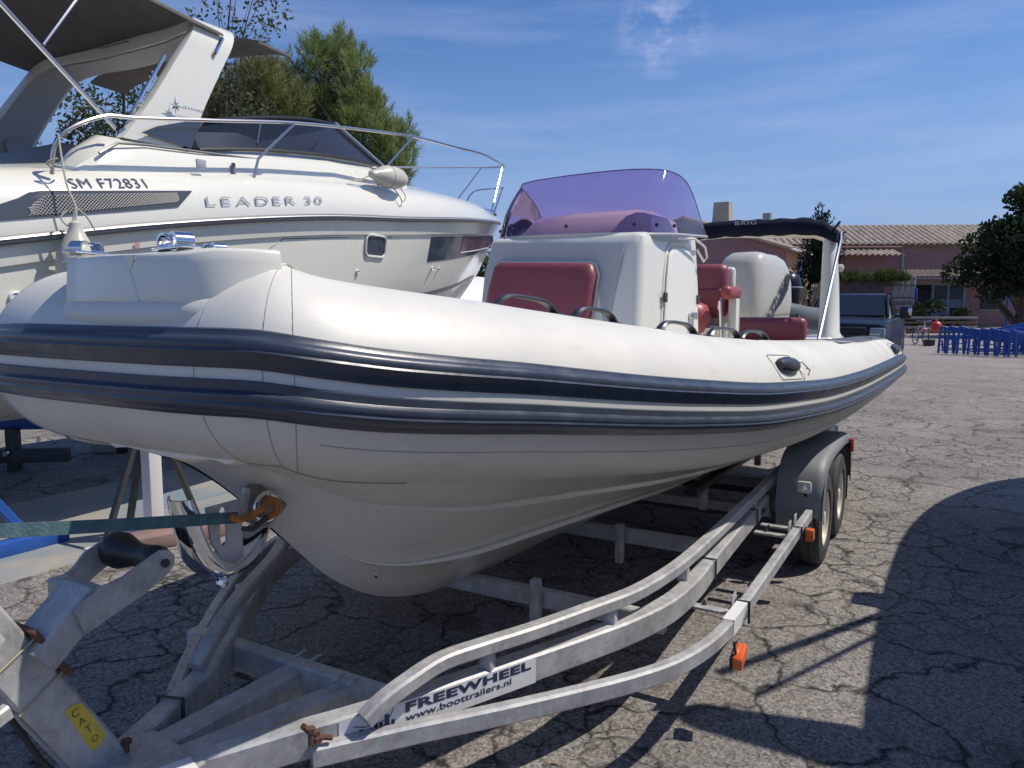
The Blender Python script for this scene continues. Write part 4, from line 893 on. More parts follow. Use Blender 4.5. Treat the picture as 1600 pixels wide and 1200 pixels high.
for i in (12, 17, 22, 30, 36, 42, 48):
    p = rings[1][i]; mk('screw', G().lathe(p, -LV * .9 + SV * (.3 if p.dot(SV) > -2 else -.1), [(-.004, .012), (.006, .010), (.009, .004)], 8), M_black, shield)
B = _B0
# helm seats, bench, engine, arch
hs_ = thing_part = mk('seat_pod', G().loft([[B(a, b, z) for a, b in ((5.75, -.42), (5.75, .42), (6.2, .42), (6.2, -.42))] for z in (1.02, 1.45, 1.52)]), M_gelw, rb, angle=30)
def cushion(name, c, size, bev, parent, m=M_red, ax=AX): return mk(name, G().box(c, size, ax, bev), m, parent, angle=60)
cushion('seat_cushion', B(5.78, .14, 1.59), (.30, .48, .26), .10, hs_, mat('red_vinyl_lit', (0.30, 0.065, 0.06), 0.42, var=0.08, vscale=5))  # brighter copy of the red vinyl, with sunlight put into its colour
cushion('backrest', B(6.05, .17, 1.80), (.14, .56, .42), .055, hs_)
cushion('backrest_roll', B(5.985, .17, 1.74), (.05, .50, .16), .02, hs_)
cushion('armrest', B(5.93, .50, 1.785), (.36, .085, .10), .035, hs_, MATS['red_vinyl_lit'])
cushion('backrest_shell', B(6.14, .18, 1.76), (.07, .60, .46), .03, hs_, M_gelw)
mk('seat_post', G().box(B(6.04, .50, 1.42), (.12, .07, .66), AX, .02), M_gelw, hs_)
mk('side_rail', G().tube([B(5.84, .47, 1.28), B(5.86, .45, 1.50), B(5.84, .44, 1.72), B(5.90, .45, 1.76)], .016, 8), M_chrome, hs_)
mk('side_rail', G().tube([B(5.88, .49, 1.28), B(5.90, .47, 1.55)], .012, 8), M_rim, hs_)
cushion('bench_backrest', B(7.35, 0, 1.46), (.14, 1.66, .235), .05, rb)
cushion('bench_seat', B(7.1, 0, 1.27), (.5, 1.66, .14), .05, rb)
mk('bench_base', G().box(B(7.2, 0, 1.12), (.7, 1.7, .22), AX, .03), M_gelw, rb)
mk('stern_box', G().box(B(7.75, .88, 1.30), (.9, .36, .20), AX, .05), M_gelw, rb)
mk('stern_box', G().box(B(7.75, -.88, 1.30), (.9, .36, .20), AX, .05), M_gelw, rb)
# engine, steered a little so its port side shows
eng = thing_e = bpy.data.objects.new('outboard_engine', None); COL.objects.link(eng); eng.parent = rb
yaw = radians(19); ec = B(8.55, .10, 1.8)
Wt = Matrix.Translation(ec); MW[eng.name] = Wt; eng.matrix_local = mw(rb).inverted() @ Wt
EL = LV * cos(yaw) - SV * sin(yaw) * -1; EL.normalize(); ES = EL.cross(ZV).normalized()
def E_(x, y, z): return ec + EL * x + ES * y + ZV * z
sec_e = [(-.50, .10, .42, .14), (-.44, .04, .20, .27), ]
rings = []
for z, xf, xb, w in ((-.75, -.16, .18, .12), (-.42, -.30, .26, .20), (-.34, -.44, .40, .235), (-.10, -.46, .43, .262), (.12, -.43, .40, .262), (.28, -.39, .34, .255), (.37, -.32, .26, .238), (.415, -.24, .16, .20), (.425, -.08, .02, .08)):
    n = 28; rings.append([E_((xf + xb) / 2 + (xb - xf) / 2 * (abs(cos(t)) ** .45) * (1 if cos(t) > 0 else -1), w * (abs(sin(t)) ** .45) * (1 if sin(t) > 0 else -1), z + (.03 * cos(t) * -1 if z > .2 else 0)) for t in [2 * pi * k / n for k in range(n)]])
M_eng = mat('engine_cream_paint', (0.60, 0.585, 0.52), 0.22, coat=0.5)
cowl = mk('cowling', G().loft(rings), M_eng, eng, angle=60)
mk('cowl_seam', G().tube([E_(x, .268, z) for x, z in ((-.44, -.30), (-.1, -.22), (.40, -.20))], .005, 5), M_dsteel, cowl)
mk('swoosh', G().strip([E_(x, .2675, z) for x, z in ((.16, .23), (.12, .08), (.02, -.08), (-.12, -.2))], [E_(x, .2675, z) for x, z in ((.24, .20), (.20, .05), (.07, -.10), (-.12, -.2))]), M_dsteel, cowl)
ang = radians(52)
def etx(x, y): 
    u = x * cos(ang) - y * sin(ang); v = x * sin(ang) + y * cos(ang); return E_(-.16 + u, .272, -.34 + v)
text_on('cowl_lettering', 'SUZUKI', .56, .11, etx, M_ink, cowl, bold=.03)
mk('leg', G().loft([[E_(x * s_, y * s_, z) for x, y in ((-.14, 0), (-.05, .06), (.12, .05), (.2, 0), (.12, -.05), (-.05, -.06))] for z, s_ in ((-.72, 1.2), (-1.0, 1.0), (-1.35, .8))]), M_eng, eng, angle=60)
mk('gearcase', G().lathe(E_(-.3, 0, -1.33), EL, [(0, .01), (.1, .05), (.35, .055), (.5, .03), (.55, .0)], 16), M_eng, eng)
# stern arch with rolled canopy
ar = []
for sgn in (1, -1):
    rings = []
    for z, a, b, wa, wbb in ((1.28, 7.62, .985, .20, .12), (1.42, 7.64, .985, .19, .10), (1.44, 7.64, .98, .165, .092), (1.9, 7.68, .965, .14, .078), (2.3, 7.72, .945, .11, .06), (2.40, 7.73, .92, .10, .055)):
        rings.append([B(a + wa * cos(t), sgn * b + wbb * sin(t), z) for t in [2 * pi * k / 20 for k in range(20)]])
    ar.append(mk('arch_leg', G().loft(rings), M_gelw, rb, angle=50))
mk('arch_top', G().loft([[B(7.73 + .10 * cos(t), b, z + .05 * sin(t)) for t in [2 * pi * k / 14 for k in range(14)]] for b, z in ((-.93, 2.31), (-.8, 2.36), (0, 2.40), (.8, 2.36), (.93, 2.31))]), M_gelw, rb)
mk('shield_emblem', G().tube([B(7.50 + x * .0, 1.0, 0) + LV * 0 + Vector((0, 0, 0)) for x in (0, 1)] if False else [B(a, .965 + .078 * sqrt(max(0, 1 - ((a - 7.68) / .14) ** 2)) + .004, z) for a, z in ((7.60, 1.80), (7.68, 1.82), (7.77, 1.80), (7.76, 1.66), (7.70, 1.56), (7.62, 1.66), (7.60, 1.80))], .0045, 5), M_ink, ar[0])
def boot(b): return interp(b, [-1.02, -.9, 0, .75, .93, 1.0], [2.30, 2.37, 2.43, 2.42, 2.385, 2.31])
rings = []
for k in range(33):
    b = -1.03 + 2.06 * k / 32; w = .012 * sin(k * 1.9) + .008 * sin(k * 4.3)
    e = 1 if abs(b) < .96 else .8
    rings.append([B(7.60 + .13 * e * cos(t), b, boot(b) - .005 + (.078 * e + w * .4) * sin(t)) for t in [2 * pi * j / 16 for j in range(16)]])
bt2 = mk('rolled_canopy', G().loft(rings), M_canvas2, rb, angle=60)
text_on('canopy_lettering', 'BRIG', .20, .036, lambda x, y: B(7.468, .13 + x, boot(.2) + .015 + y), mat('grey_print', (.4, .4, .42), .5), bt2, bold=.01, space=1.1)
mk('canopy_strap', G().tube([B(7.72, 1.02, 2.45), B(7.52, 1.04, 2.42), B(7.46, 1.0, 2.36)], .012, 6), M_canvas2, bt2)
mk('stay_tube', G().tube([B(6.62, 1.04, 1.41), B(7.0, 1.04, 1.72), B(7.35, 1.04, 2.0), B(7.62, 1.05, 2.28), B(7.68, 1.04, 2.36)], .015, 8), M_steel, rb)
mk('stay_tube', G().tube([B(6.62, -1.04, 1.41), B(7.68, -1.04, 2.36)], .015, 8), M_steel, rb)
mk('nav_light', G().lathe(B(7.74, 1.03, 2.03), SV, [(0, .035), (.03, .035), (.04, .02), (.045, 0)], 12), M_clear, ar[0])
# bow eye, keel guard and orange hook
ke = G()
for sgn in (1, -1):
    pts = [(1.605, .045, 1.125), (1.66, .055, 1.09), (1.74, .062, 1.02), (1.79, .06, .965), (1.76, .02, .965), (1.69, .015, 1.04), (1.60, .012, 1.115)]
mk('bow_eye_plate', G().prism([B(a, .125, z) for a, z in ((1.62, 1.13), (1.80, 1.15), (1.84, 1.10), (1.74, 1.02), (1.68, .99), (1.60, 1.03))], -SV * .035), mat('worn_steel_plate', (.36, .31, .27), .5, metal=.6, var=.5, vscale=40, bump=.4), hull)
mk('bow_eye', G().tube([B(1.66 + .045 * cos(t), .15, 1.065 + .045 * sin(t)) for t in [2 * pi * k / 14 for k in range(14)]], .009, 8, loop=True), M_chrome, hull)
mk('drain_fitting', G().lathe(B(2.24, .105, .66) + SV * .0, SV * .9 - ZV * .45, [(-.02, .018), (.006, .018), (.008, .012), (.0, .008), (.0, 0)], 12), M_chrome, hull)
# ------------------------------------------------------------------ strap, hook, anchor
sh = G().tube([B(a, b, z) for a, b, z in spline([(1.50, .17, 1.075), (1.54, .18, 1.06), (1.60, .19, 1.075), (1.64, .19, 1.095), (1.67, .185, 1.085), (1.67, .18, 1.05), (1.63, .18, 1.04)], 4)], [.011] * 6 + [.010] * 19, 8)
hk = tag(mk('snap_hook', sh, M_orust), 'rusty orange hook joining the teal strap to the bow eye', 'hook')
mk('gate', G().tube([B(1.63, .185, 1.045), B(1.575, .18, 1.02), B(1.54, .18, 1.03)], .009, 6), M_dsteel, hk)
spts = spline([(1.53, .17, 1.066), (1.2, .13, 1.122), (.9, .10, 1.178), (.62, .07, 1.235)], 8)
g = G().sweep([B(*p) for p in spts], [(-.002, -.017), (.002, -.017), (.002, .017), (-.002, .017)])
tag(mk('webbing_strap', g, M_strap), 'flat teal webbing strap running from the bow eye to the winch', 'strap')
an = thing('anchor', B(1.60, .02, .85), 'polished stainless claw anchor with a slotted fluke hanging under the bow', 'anchor', ROTZ)
g = G()    # broad curved bowl with turned-up lip, open towards the viewer
def bowl(u, v):    # u across 0..1, v down 0..1
    ang_ = lerp(-1.15, 1.15, u)
    half_ = lerp(.085, .165, sin(pi * min(1, v * .75 + .1)))
    a = 1.66 + half_ * sin(ang_) + .02 * (v - .5); b = .07 - .11 * cos(ang_) + .06
    z = 1.05 - .22 * v - .03 * (1 - sin(ang_) ** 2) * v
    return B(a, b, z)
prof = spline([(1.40, .10, 1.13), (1.415, .11, 1.03), (1.44, .12, .94), (1.475, .13, .89), (1.53, .12, .873), (1.60, .11, .878), (1.70, .09, .915), (1.80, .07, .97)], 5)
rings = []
for i, p in enumerate(prof):
    t = i / (len(prof) - 1); w = interp(t, [0, .3, .55, .8, 1.0], [.05, .085, .10, .085, .02])
    q = prof[min(i + 1, len(prof) - 1)]; r = prof[max(i - 1, 0)]; tv = Vector((q[0] - r[0], 0, q[2] - r[2])).normalized(); nn = Vector((-tv.z, 0, tv.x))   # towards inside
    ring = []
    for s_, cc in ((-1, .022), (-.5, .0), (0, -.008), (.5, 0), (1, .022)): ring.append(B(p[0] + nn.x * cc, p[1] - .05 + w * s_, p[2] + nn.z * cc))
    for s_, cc in ((1, .026), (.5, .004), (0, -.004), (-.5, .004), (-1, .026)): ring.append(B(p[0] + nn.x * (cc + .006), p[1] - .05 + w * s_, p[2] + nn.z * (cc + .006)))
    rings.append(ring)
mk('fluke', G().loft(rings), M_chrome, an, angle=70)
# shank plate with slot
o_ = [(1.470, 1.10), (1.595, 1.10), (1.600, .915), (1.565, .900), (1.525, .925), (1.485, .985)]
i_ = rr_pts(.024, .12, .0119, 4); ic = (1.528, 1.03)
import mathutils.geometry as mg
ring_o = [Vector((a, z, 0)) for a, z in o_]; ring_i = [Vector((ic[0] + x, ic[1] + y, 0)) for x, y in i_]
tri = mg.tessellate_polygon([ring_o, ring_i]); pv = ring_o + ring_i
g = G()
for off in (.10, .108): g.add([B(p.x, off, p.y) for p in pv], [tuple(t) for t in tri])
no, ni = len(ring_o), len(ring_i); base = len(pv)
g.f += [(k, (k + 1) % no, base + (k + 1) % no, base + k) for k in range(no)] + [(no + k, no + (k + 1) % ni, base + no + (k + 1) % ni, base + no + k) for k in range(ni)]
mk('shank', g, mat('brushed_steel', (.62, .62, .68), .35, metal=.5), an, angle=30)
mk('tip', G().lathe(B(1.47, .165, .885), (0, -1, .2), [(-.01, .016), (.006, .016), (.012, .008), (.012, 0)], 12), M_chrome, an)

# ================================================================== TRAILER
tr = thing('boat_trailer', B(4.5, 0, 0), 'galvanised twin-axle boat trailer with curved rails under the cream inflatable boat', 'trailer', ROTZ)
TC = .03
def mir(b, s): return b if s > 0 else -b + 2 * TC
def lb(a, b, s):                     # the far side narrows sooner towards the drawbar
    return b if s > 0 else (-b + 2 * TC) + interp(a, [1.2, 1.5, 1.75, 2.0, 2.25, 2.6, 3.2], [.15, .24, .28, .18, .10, .05, .0])
LEFT = {'main_rail': [(1.2, .0, .44), (1.46, -.09, .455), (1.72, -.21, .465), (1.95, -.38, .475), (2.25, -.60, .485), (2.55, -.79, .49), (3.0, -.95, .495), (3.4, -.98, .50), (8.2, -.95, .50)],
 'guard_rail': [(1.62, -.17, .50), (1.70, -.19, .56), (1.82, -.25, .60), (2.06, -.40, .605), (2.31, -.55, .605), (2.6, -.75, .605), (3.0, -.93, .605), (4.2, -.98, .605), (6.6, -.96, .61)],
 'side_rail': [(1.513, -.15, .45), (1.796, -.405, .45), (2.334, -.833, .45), (2.65, -1.03, .45), (3.05, -1.17, .45), (3.6, -1.22, .45), (5.2, -1.22, .45)]}
def rail(name, pts, w, h, s=1, m=M_galv, parent=None, n=6, r=.008):
    if s < 0: return mk(name, G().sweep([B(p[0], p[1], p[2] - h / 2) for p in spline(LEFT[name], n)], rrect(w, h, r)), m, parent or tr, angle=30)
    ps = spline(pts, n); return mk(name, G().sweep([B(p[0], lb(p[0], p[1], s), p[2] - h / 2) for p in ps], rrect(w, h, r)), m, parent or tr, angle=30)
MAIN = [(1.20, .14, .44), (1.35, .26, .458), (1.50, .37, .475), (1.66, .485, .488), (1.90, .612, .494), (2.23, .762, .496), (2.50, .88, .497), (2.72, .967, .498), (2.97, 1.03, .499), (3.28, 1.045, .50), (3.6, 1.03, .50), (5.2, .99, .50), (8.2, .97, .50)]
OUTR = [(1.522, .455, .437), (1.76, .625, .435), (1.96, .785, .436), (2.20, .965, .438), (2.38, 1.095, .442), (2.55, 1.19, .446), (2.75, 1.25, .45), (2.95, 1.272, .45), (3.2, 1.277, .45), (3.6, 1.278, .45), (5.2, 1.275, .45)]
GRD = [(1.645, .548, .505), (1.70, .570, .54), (1.78, .603, .573), (1.90, .642, .60), (2.04, .70, .603), (2.23, .783, .603), (2.51, .887, .603), (2.72, .960, .603), (2.95, 1.0, .603), (3.2, 1.02, .603), (4.2, 1.025, .603), (6.6, 1.01, .61)]
U = {}
for s in (1, -1):
    U[s] = rail('main_rail', MAIN, .07, .10, s)
    rail('guard_rail', GRD, .055, .05, s)
    for a, b in ((2.08, .715), (2.62, .93), (3.2, 1.03), (4.6, 1.01), (5.9, 1.0)):
        mk('upright', G().box(B(a, lb(a, b - .01, s) if s > 0 else interp(a, [p[0] for p in LEFT['main_rail']], [p[1] for p in LEFT['main_rail']]), .525), (.035, .045, .07), AX, .003), M_galv, tr)
    rail('side_rail', OUTR, .045, .065, s)
    # U-bolts and straps where brackets clamp
    for a, b, ra, w, h, zt in ((3.52, 1.035, 0, .075, .105, .50), (4.52, 1.007, 0, .075, .105, .50), (4.95, .997, 0, .075, .105, .50), (3.2, 1.277, 0, .05, .07, .45), (4.45, 1.277, 0, .05, .07, .45), (5.15, 1.275, 0, .05, .07, .45)):
        bb = mir(b, s)
        mk('u_bolt', G().tube([B(a, bb - w / 2 - .004, zt - h - .02), B(a, bb - w / 2 - .004, zt + .004), B(a, bb + w / 2 + .004, zt + .004), B(a, bb + w / 2 + .004, zt - h - .02)], .006, 6), M_dsteel, tr)
    for a in (3.2, 4.45, 4.62, 5.15):
        b0, b1 = mir(1.06, s), mir(1.27, s)
        mk('outrigger', G().box(B(a, (b0 + b1) / 2, .39), (.05, abs(b1 - b0) + .02, .012), AX, .002), M_galv, tr)
        mk('bracket', G().box(B(a - .02, mir(1.245, s), .43), (.07, .006, .11), AX, .002), M_galv, tr)
# stencilled marks
mk('paint_mark', G().strip([B(a, 1.041, .46) for a in (4.68, 4.78)], [B(a, 1.041, .43) for a in (4.68, 4.78)]), M_dsteel, tr, smooth=False)
# cross members
def xmem(a, b0, b1, z, w=.06, h=.08, a2=None):
    return mk('cross_member', G().sweep([B(a, b0, z - h / 2), B(a2 if a2 else a, b1, z - h / 2)], rrect(w, h, .006)), M_galv, tr, angle=30)
xmem(1.86, -.50, .52, .455, .06, .10)
xmem(3.02, -1.0, 1.0, .40, .06, .08); xmem(4.05, -1.0, 1.0, .42, .06, .08); xmem(5.2, -1.0, 1.0, .36, .07, .07); xmem(6.0, -1.0, 1.0, .36, .07, .07); xmem(7.6, -1.0, 1.0, .42, .06, .08)
mk('drawbar', G().sweep([B(1.02, .04, .38), B(1.86, .06, .385)], rrect(.09, .11, .008)), M_galv, tr, angle=30)
mk('drawbar', G().sweep([B(1.18, .12, .385), B(1.86, .30, .385)], rrect(.07, .11, .008)), M_galv, tr, angle=30)
mk('drawbar', G().sweep([B(.1, .03, .36), B(1.2, .03, .36)], rrect(.10, .10, .008)), M_galv, tr, angle=30)
mk('gusset_plate', G().prism([B(1.02, -.03, .447), B(1.12, .30, .447), B(1.30, .28, .447), B(1.33, .02, .447), B(1.2, -.06, .447)], ZV * .006), M_galv, tr, smooth=False)
mk('number_plate', G().prism([B(1.13, .17, .4535), B(1.08, .25, .4535), B(1.26, .31, .4535), B(1.29, .23, .4535)], ZV * .004), M_white, tr, smooth=False)
for a, b, z in ((1.22, .05, .457), (1.18, .34, .45), (1.50, .475, .475)):
    bo = mk('bolt', G().lathe(B(a, b, z), ZV, [(-.02, .008), (.02, .008), (.02, .015), (.032, .015), (.032, 0)], 6), M_rust, tr)
bo = mk('bolt', G().tube([B(1.485, .46, .515), B(1.53, .475, .465), B(1.56, .50, .455)], .009, 8), M_rust, tr); mk('nut', G().lathe(B(1.525, .475, .455), ZV, [(0, .018), (.015, .018), (.015, .01), (.03, .01)], 6), M_rust, tr)
# keel rollers
for a in (3.02, 4.05, 5.2, 7.6):
    ro = mk('keel_roller', G().lathe(B(a, -.12, .36 if a > 4 else .40) - ZV * .0, SV, [(0, .04), (.02, .045), (.12, .03), (.22, .045), (.24, .04)], 16), M_black, tr) if False else None
for a in (2.95, 3.95):
    mk('roller_bracket', G().box(B(a, .42, .36), (.05, .04, .22), AX, .004), M_galv, tr)
    mk('roller_bracket', G().box(B(a, -.36, .36), (.05, .04, .22), AX, .004), M_galv, tr)
for sg in (1, -1):
    for a in (4.9, 6.5): mk('bunk_support', G().box(B(a, sg * .62, .44), (.05, .05, .16), AX, .004), M_galv, tr)
    mk('bunk', G().sweep([B(4.6, sg * .62, .535), B(8.0, sg * .62, .47)], rrect(.09, .04, .01)), M_black, tr)
# sticker on the main rail and small marks
MP = [B(p[0], p[1], p[2]) for p in spline(MAIN, 12)]
cum = [0]
for i in range(1, len(MP)): cum.append(cum[-1] + (MP[i] - MP[i - 1]).length)
def on_main(s_, y, off=.0365):
    i = max(0, min(len(MP) - 2, int(np.searchsorted(cum, s_) - 1))); t = (s_ - cum[i]) / (cum[i + 1] - cum[i]); p = MP[i].lerp(MP[i + 1], t)
    tv = MP[min(i + 2, len(MP) - 1)] - MP[max(i - 1, 0)]; tv.z = 0; tv.normalize(); n_ = tv.cross(ZV); n_ = n_ if n_.dot(SV) > 0 else -n_
    return p + n_ * off + ZV * (y - .10)
def s_at(a):
    return float(np.interp(a, [q.dot(LV) for q in MP], cum))
S0, S1 = s_at(1.62), s_at(2.25)
st_ = mk('maker_sticker', G().strip([on_main(lerp(S0, S1, k / 20), .003, .037) for k in range(21)], [on_main(lerp(S0, S1, k / 20), .095, .037) for k in range(21)]), M_sticker, tr)
ln = S1 - S0
text_on('sticker_heading', 'FREEWHEEL', ln * .68, .031, lambda x, y: on_main(S0 + ln * .29 + x, .058 + y, .0382), M_ink, st_, bold=.045, space=1.08)
text_on('sticker_address', 'www.boottrailers.nl', ln * .56, .022, lambda x, y: on_main(S0 + ln * .29 + x, .029 + y, .0382), M_ink, st_, bold=.012)
# skyline logo of small towers
g = G()
for x, w, h in ((.02, .022, .018), (.05, .012, .03), (.072, .03, .024), (.108, .014, .045), (.13, .012, .035), (.15, .02, .052), (.178, .014, .03)):
    g.strip([on_main(S0 + ln * x * 1.1 + .02, .016, .0382), on_main(S0 + ln * (x + w) * 1.1 + .02, .016, .0382)], [on_main(S0 + ln * x * 1.1 + .02, .020 + h, .0382), on_main(S0 + ln * (x + w) * 1.1 + .02, .020 + h, .0382)])
mk('sticker_logo', g, M_ink, st_, smooth=False)
mk('sticker_logo', G().tube([on_main(S0 + ln * x, y, .038) for x, y in ((.06, .065), (.1, .055), (.16, .05), (.22, .062), (.235, .085))], .0012, 4), M_dsteel, st_)
for a, b, z in ((1.86, .50, .458), (1.86, .47, .458), (1.835, .33, .458), (1.835, .27, .458), (1.9, .10, .458), (1.9, .03, .458)):
    mk('weld_bead', G().tube([B(a - .03, b, z), B(a - .01, b + .004, z + .001), B(a + .01, b - .003, z), B(a + .03, b, z)], .0045, 5), M_galv, tr)
for a in (3.2, 3.52, 4.45, 4.52, 4.95, 5.15):
    for db in (-.02, .02):
        mk('nut', G().lathe(B(a + .02, 1.17 + db * 3, .397), ZV, [(0, .010), (.010, .010), (.010, .005), (.02, .005)], 6), M_dsteel, tr)
# white reflective sticker and amber marker on the side rail
def on_side(a, y, off=.0235):
    return B(a, interp(a, [p[0] for p in OUTR], [p[1] for p in OUTR]) + off, .45 - .065 + y)
mk('reflective_tape', G().strip([on_side(a, .001, .0245) for a in (2.98, 3.1, 3.22)], [on_side(a, .066, .0245) for a in (2.98, 3.1, 3.22)]).strip([on_side(a, .0662, .0245) for a in (2.98, 3.1, 3.22)], [on_side(a, .0662, -.022) for a in (2.98, 3.1, 3.22)]), M_white, tr)
def marker(a, b, z, ax, m, size=(.09, .03, .045)):
    o = mk('marker_lamp', G().box(B(a, b, z), size, ax, .010), m, tr)
    mk('lamp_base', G().box(B(a, b - .022, z + .0), (size[0] * 1.05, .012, size[2] * 1.05), ax, .004), M_black, o); return o
marker(2.965, 1.325, .315, (LV * .9 + ZV * .35, SV, ZV), M_orange, (.10, .045, .05))
mk('lamp_bracket', G().tube([B(2.93, 1.31, .385), B(2.935, 1.315, .345), B(2.95, 1.315, .33)], .005, 5), M_black, tr)
marker(4.55, 1.335, .39, AX, M_orange, (.06, .05, .07))
# mudguards, wheels
def wheel_parts():
    pass
WA = (5.28, 6.00); WR = .307
def mudguard(s):
    pts = []
    # outline: front apron, flat top over both wheels, rear apron
    xs = [(4.90, .40), (4.915, .55), (4.975, .67), (5.08, .735), (5.25, .765), (5.64, .775), (6.03, .765), (6.2, .735), (6.30, .67), (6.355, .55), (6.37, .40)]
    ps = spline([(a, 0, z) for a, z in xs], 4); rings = []
    for p in ps:
        cx = 5.64; d = Vector((p[0] - cx, (p[2] - .35) * 1.5)); 
        ring = []
        for bb, dn in ((1.075, 0.0), (1.30, 0.0), (1.335, .006), (1.352, .022), (1.356, .05), (1.350, .052), (1.343, .024), (1.33, .012), (1.30, .006), (1.075, .006)):
            sx = 1 - dn * (1 if abs(p[0] - cx) > .5 else .2) / .75
            ring.append(B(cx + (p[0] - cx) * sx, mir(bb, s), p[2] - dn))
        rings.append(ring)
    o = mk('mudguard', G().loft(rings), M_mud, tr, angle=40)
    mk('side_lip', G().loft([[B(5.64 + (p[0] - 5.64) * k_, mir(1.352, s), (p[2] if k_ == 1 else p[2] - .0) - dz) for k_, dz in ((1, .045), (.965, .075))] for p in ps], closed=False), M_mud, o)
    return o
mg_ = {s: mudguard(s) for s in (1, -1)}
mk('inner_apron', G().loft([[B(a, b, z) for b in (1.08, 1.30)] for a, z in ((4.905, .42), (4.90, .38), (4.91, .30))], closed=False), M_mud, mg_[1])
mk('mud_flap', G().box(B(6.38, 1.22, .36), (.008, .22, .34), AX, .002), M_black, mg_[1])
cl = mk('clearance_lamp', G().box(B(4.915, 1.245, .585) - LV * .03, (.03, .085, .075), AX, .015), M_clear, tr)
mk('lens_centre', G().lathe(B(4.868, 1.245, .585), -LV, [(0, .02), (.006, .018), (.008, .0)], 12), M_chrome, cl)
mk('lamp_stem', G().tube([B(4.90, 1.245, .55), B(4.93, 1.26, .50), B(5.0, 1.28, .455)], .01, 6), M_black, tr)
marker(6.16, 1.37, .655, AX, M_redlens, (.07, .03, .10))
def wheel(a, s):
    c = B(a, mir(1.235, s), WR); ax = SV * s
    prof = [(-.095, .19), (-.098, .25), (-.088, .288), (-.07, .303), (-.035, .307), (-.033, .300), (-.027, .300), (-.025, .307), (.025, .307), (.027, .300), (.033, .300), (.035, .307), (.07, .303), (.088, .288), (.098, .25), (.095, .19), (.08, .175), (-.08, .175)]
    w = mk('wheel', G().loft([[c + ax * x + (LV * cos(t) + ZV * sin(t)) * r for x, r in prof] for t in [2 * pi * k / 48 for k in range(48)]], loop=True), M_rubber, tr, angle=30)
    n = 36
    mk('rim', G().lathe(c, ax, [(-.07, .17), (.072, .178), (.086, .182), (.084, .170), (.05, .160), (.03, .15), (.02, .12), (.045, .09), (.05, .06), (.06, .045), (.085, .04), (.088, 0)], 36), M_rim, w, angle=40)
    g = G()
    for k in range(5):
        t = 2 * pi * k / 5 + .3; p = c + (LV * cos(t) + ZV * sin(t)) * .065 + ax * .05; g.lathe(p, ax, [(-.01, .010), (.014, .010), (.016, 0)], 6)
    mk('wheel_nuts', g, M_dsteel, w, kind='stuff'); return w
for s in (1, -1):
    for a in WA: wheel(a, s)
for a in WA: mk('axle', G().box(B(a, TC, .27), (.06, 2.2, .06), AX, .006), M_dsteel, tr)
mk('tail_cross', G().box(B(8.2, TC, .45), (.06, 2.0, .08), AX, .006), M_galv, tr)
# slim strut at left, plus winch post, roller arm
mk('u_bolt', G().tube([B(1.48, -.055, .34), B(1.48, -.055, .462), B(1.45, -.135, .462), B(1.45, -.135, .34)], .006, 6), M_dsteel, tr)
PD = (Vector((.94 - 1.27, 0, .955 - .375))).normalized()      # direction of the post in (a, z)
pn = Vector((PD.z, 0, -PD.x))                                  # normal in the a-z plane, to the stern
def PP(s_, w_, b): return B(1.215 + PD.x * s_ + pn.x * w_, b, .32 + PD.z * s_ + pn.z * w_)
post = mk('winch_post', G().loft([[PP(s_, w_, b) for w_, b in ((-.045, -.035), (-.045, .045), (-.037, .052), (.068, .052), (.076, .045), (.076, -.035), (.068, -.042), (-.037, -.042))] for s_ in (.02, .86)]), M_galv, tr, angle=30)
mk('label_tape', G().prism([PP(s_, w_, .0525) for s_, w_ in ((.367, .026), (.360, .050), (.350, .066), (.216, .062), (.203, .036), (.208, .012))], SV * .001), M_yellow, post, smooth=False, label='yellow tape label handwritten with CATO')
def cato(ch, s_, w_, size, rot):
    v, f = text2d(ch, 1.0, -.012)
    xs = [p[0] for p in v]; ys = [p[1] for p in v]; cx, cy = (min(xs) + max(xs)) / 2, (min(ys) + max(ys)) / 2
    g = G().add([PP(s_ - ((x - cx) * cos(rot) - (y - cy) * sin(rot)) * size, w_ + ((x - cx) * sin(rot) + (y - cy) * cos(rot)) * size, .0545) for x, y in v], f)
    return mk('handwritten_letter', g, M_pen, post, smooth=False, recalc=False)
cato('C', .338, .042, .034, 1.2); cato('A', .305, .040, .030, 1.3); cato('T', .270, .040, .034, 1.4); cato('O', .233, .036, .026, 1.4)
for s_, b in ((.46, 0), (.59, 0)):
    mk('wire_tie', G().tube([PP(s_, .080, -.045), PP(s_, .079, .056), PP(s_ - .005, -.048, .056), PP(s_ - .005, -.049, -.045)], .0032, 5, loop=True), mat('pale_wire', (.45, .42, .25), .5), post)
mk('winch_cover', G().loft([[PP(s_, w_, b) for w_, b in ((-.06, .03), (-.06, .085), (-.01, .10), (.03, .085), (.03, .03))] for s_ in (.66, .70, .88, .95)]), M_galv, post, angle=50)
mk('winch_lever', G().sweep([PP(.50, -.06, .07), PP(.56, -.30, .09)], rrect(.03, .04, .006)), M_galv, post)
mk('cable', G().tube([PP(.46, -.06, .03), PP(.30, -.075, .03), PP(.1, -.07, .03), PP(.0, -.07, .03)], .008, 6), M_black, post)
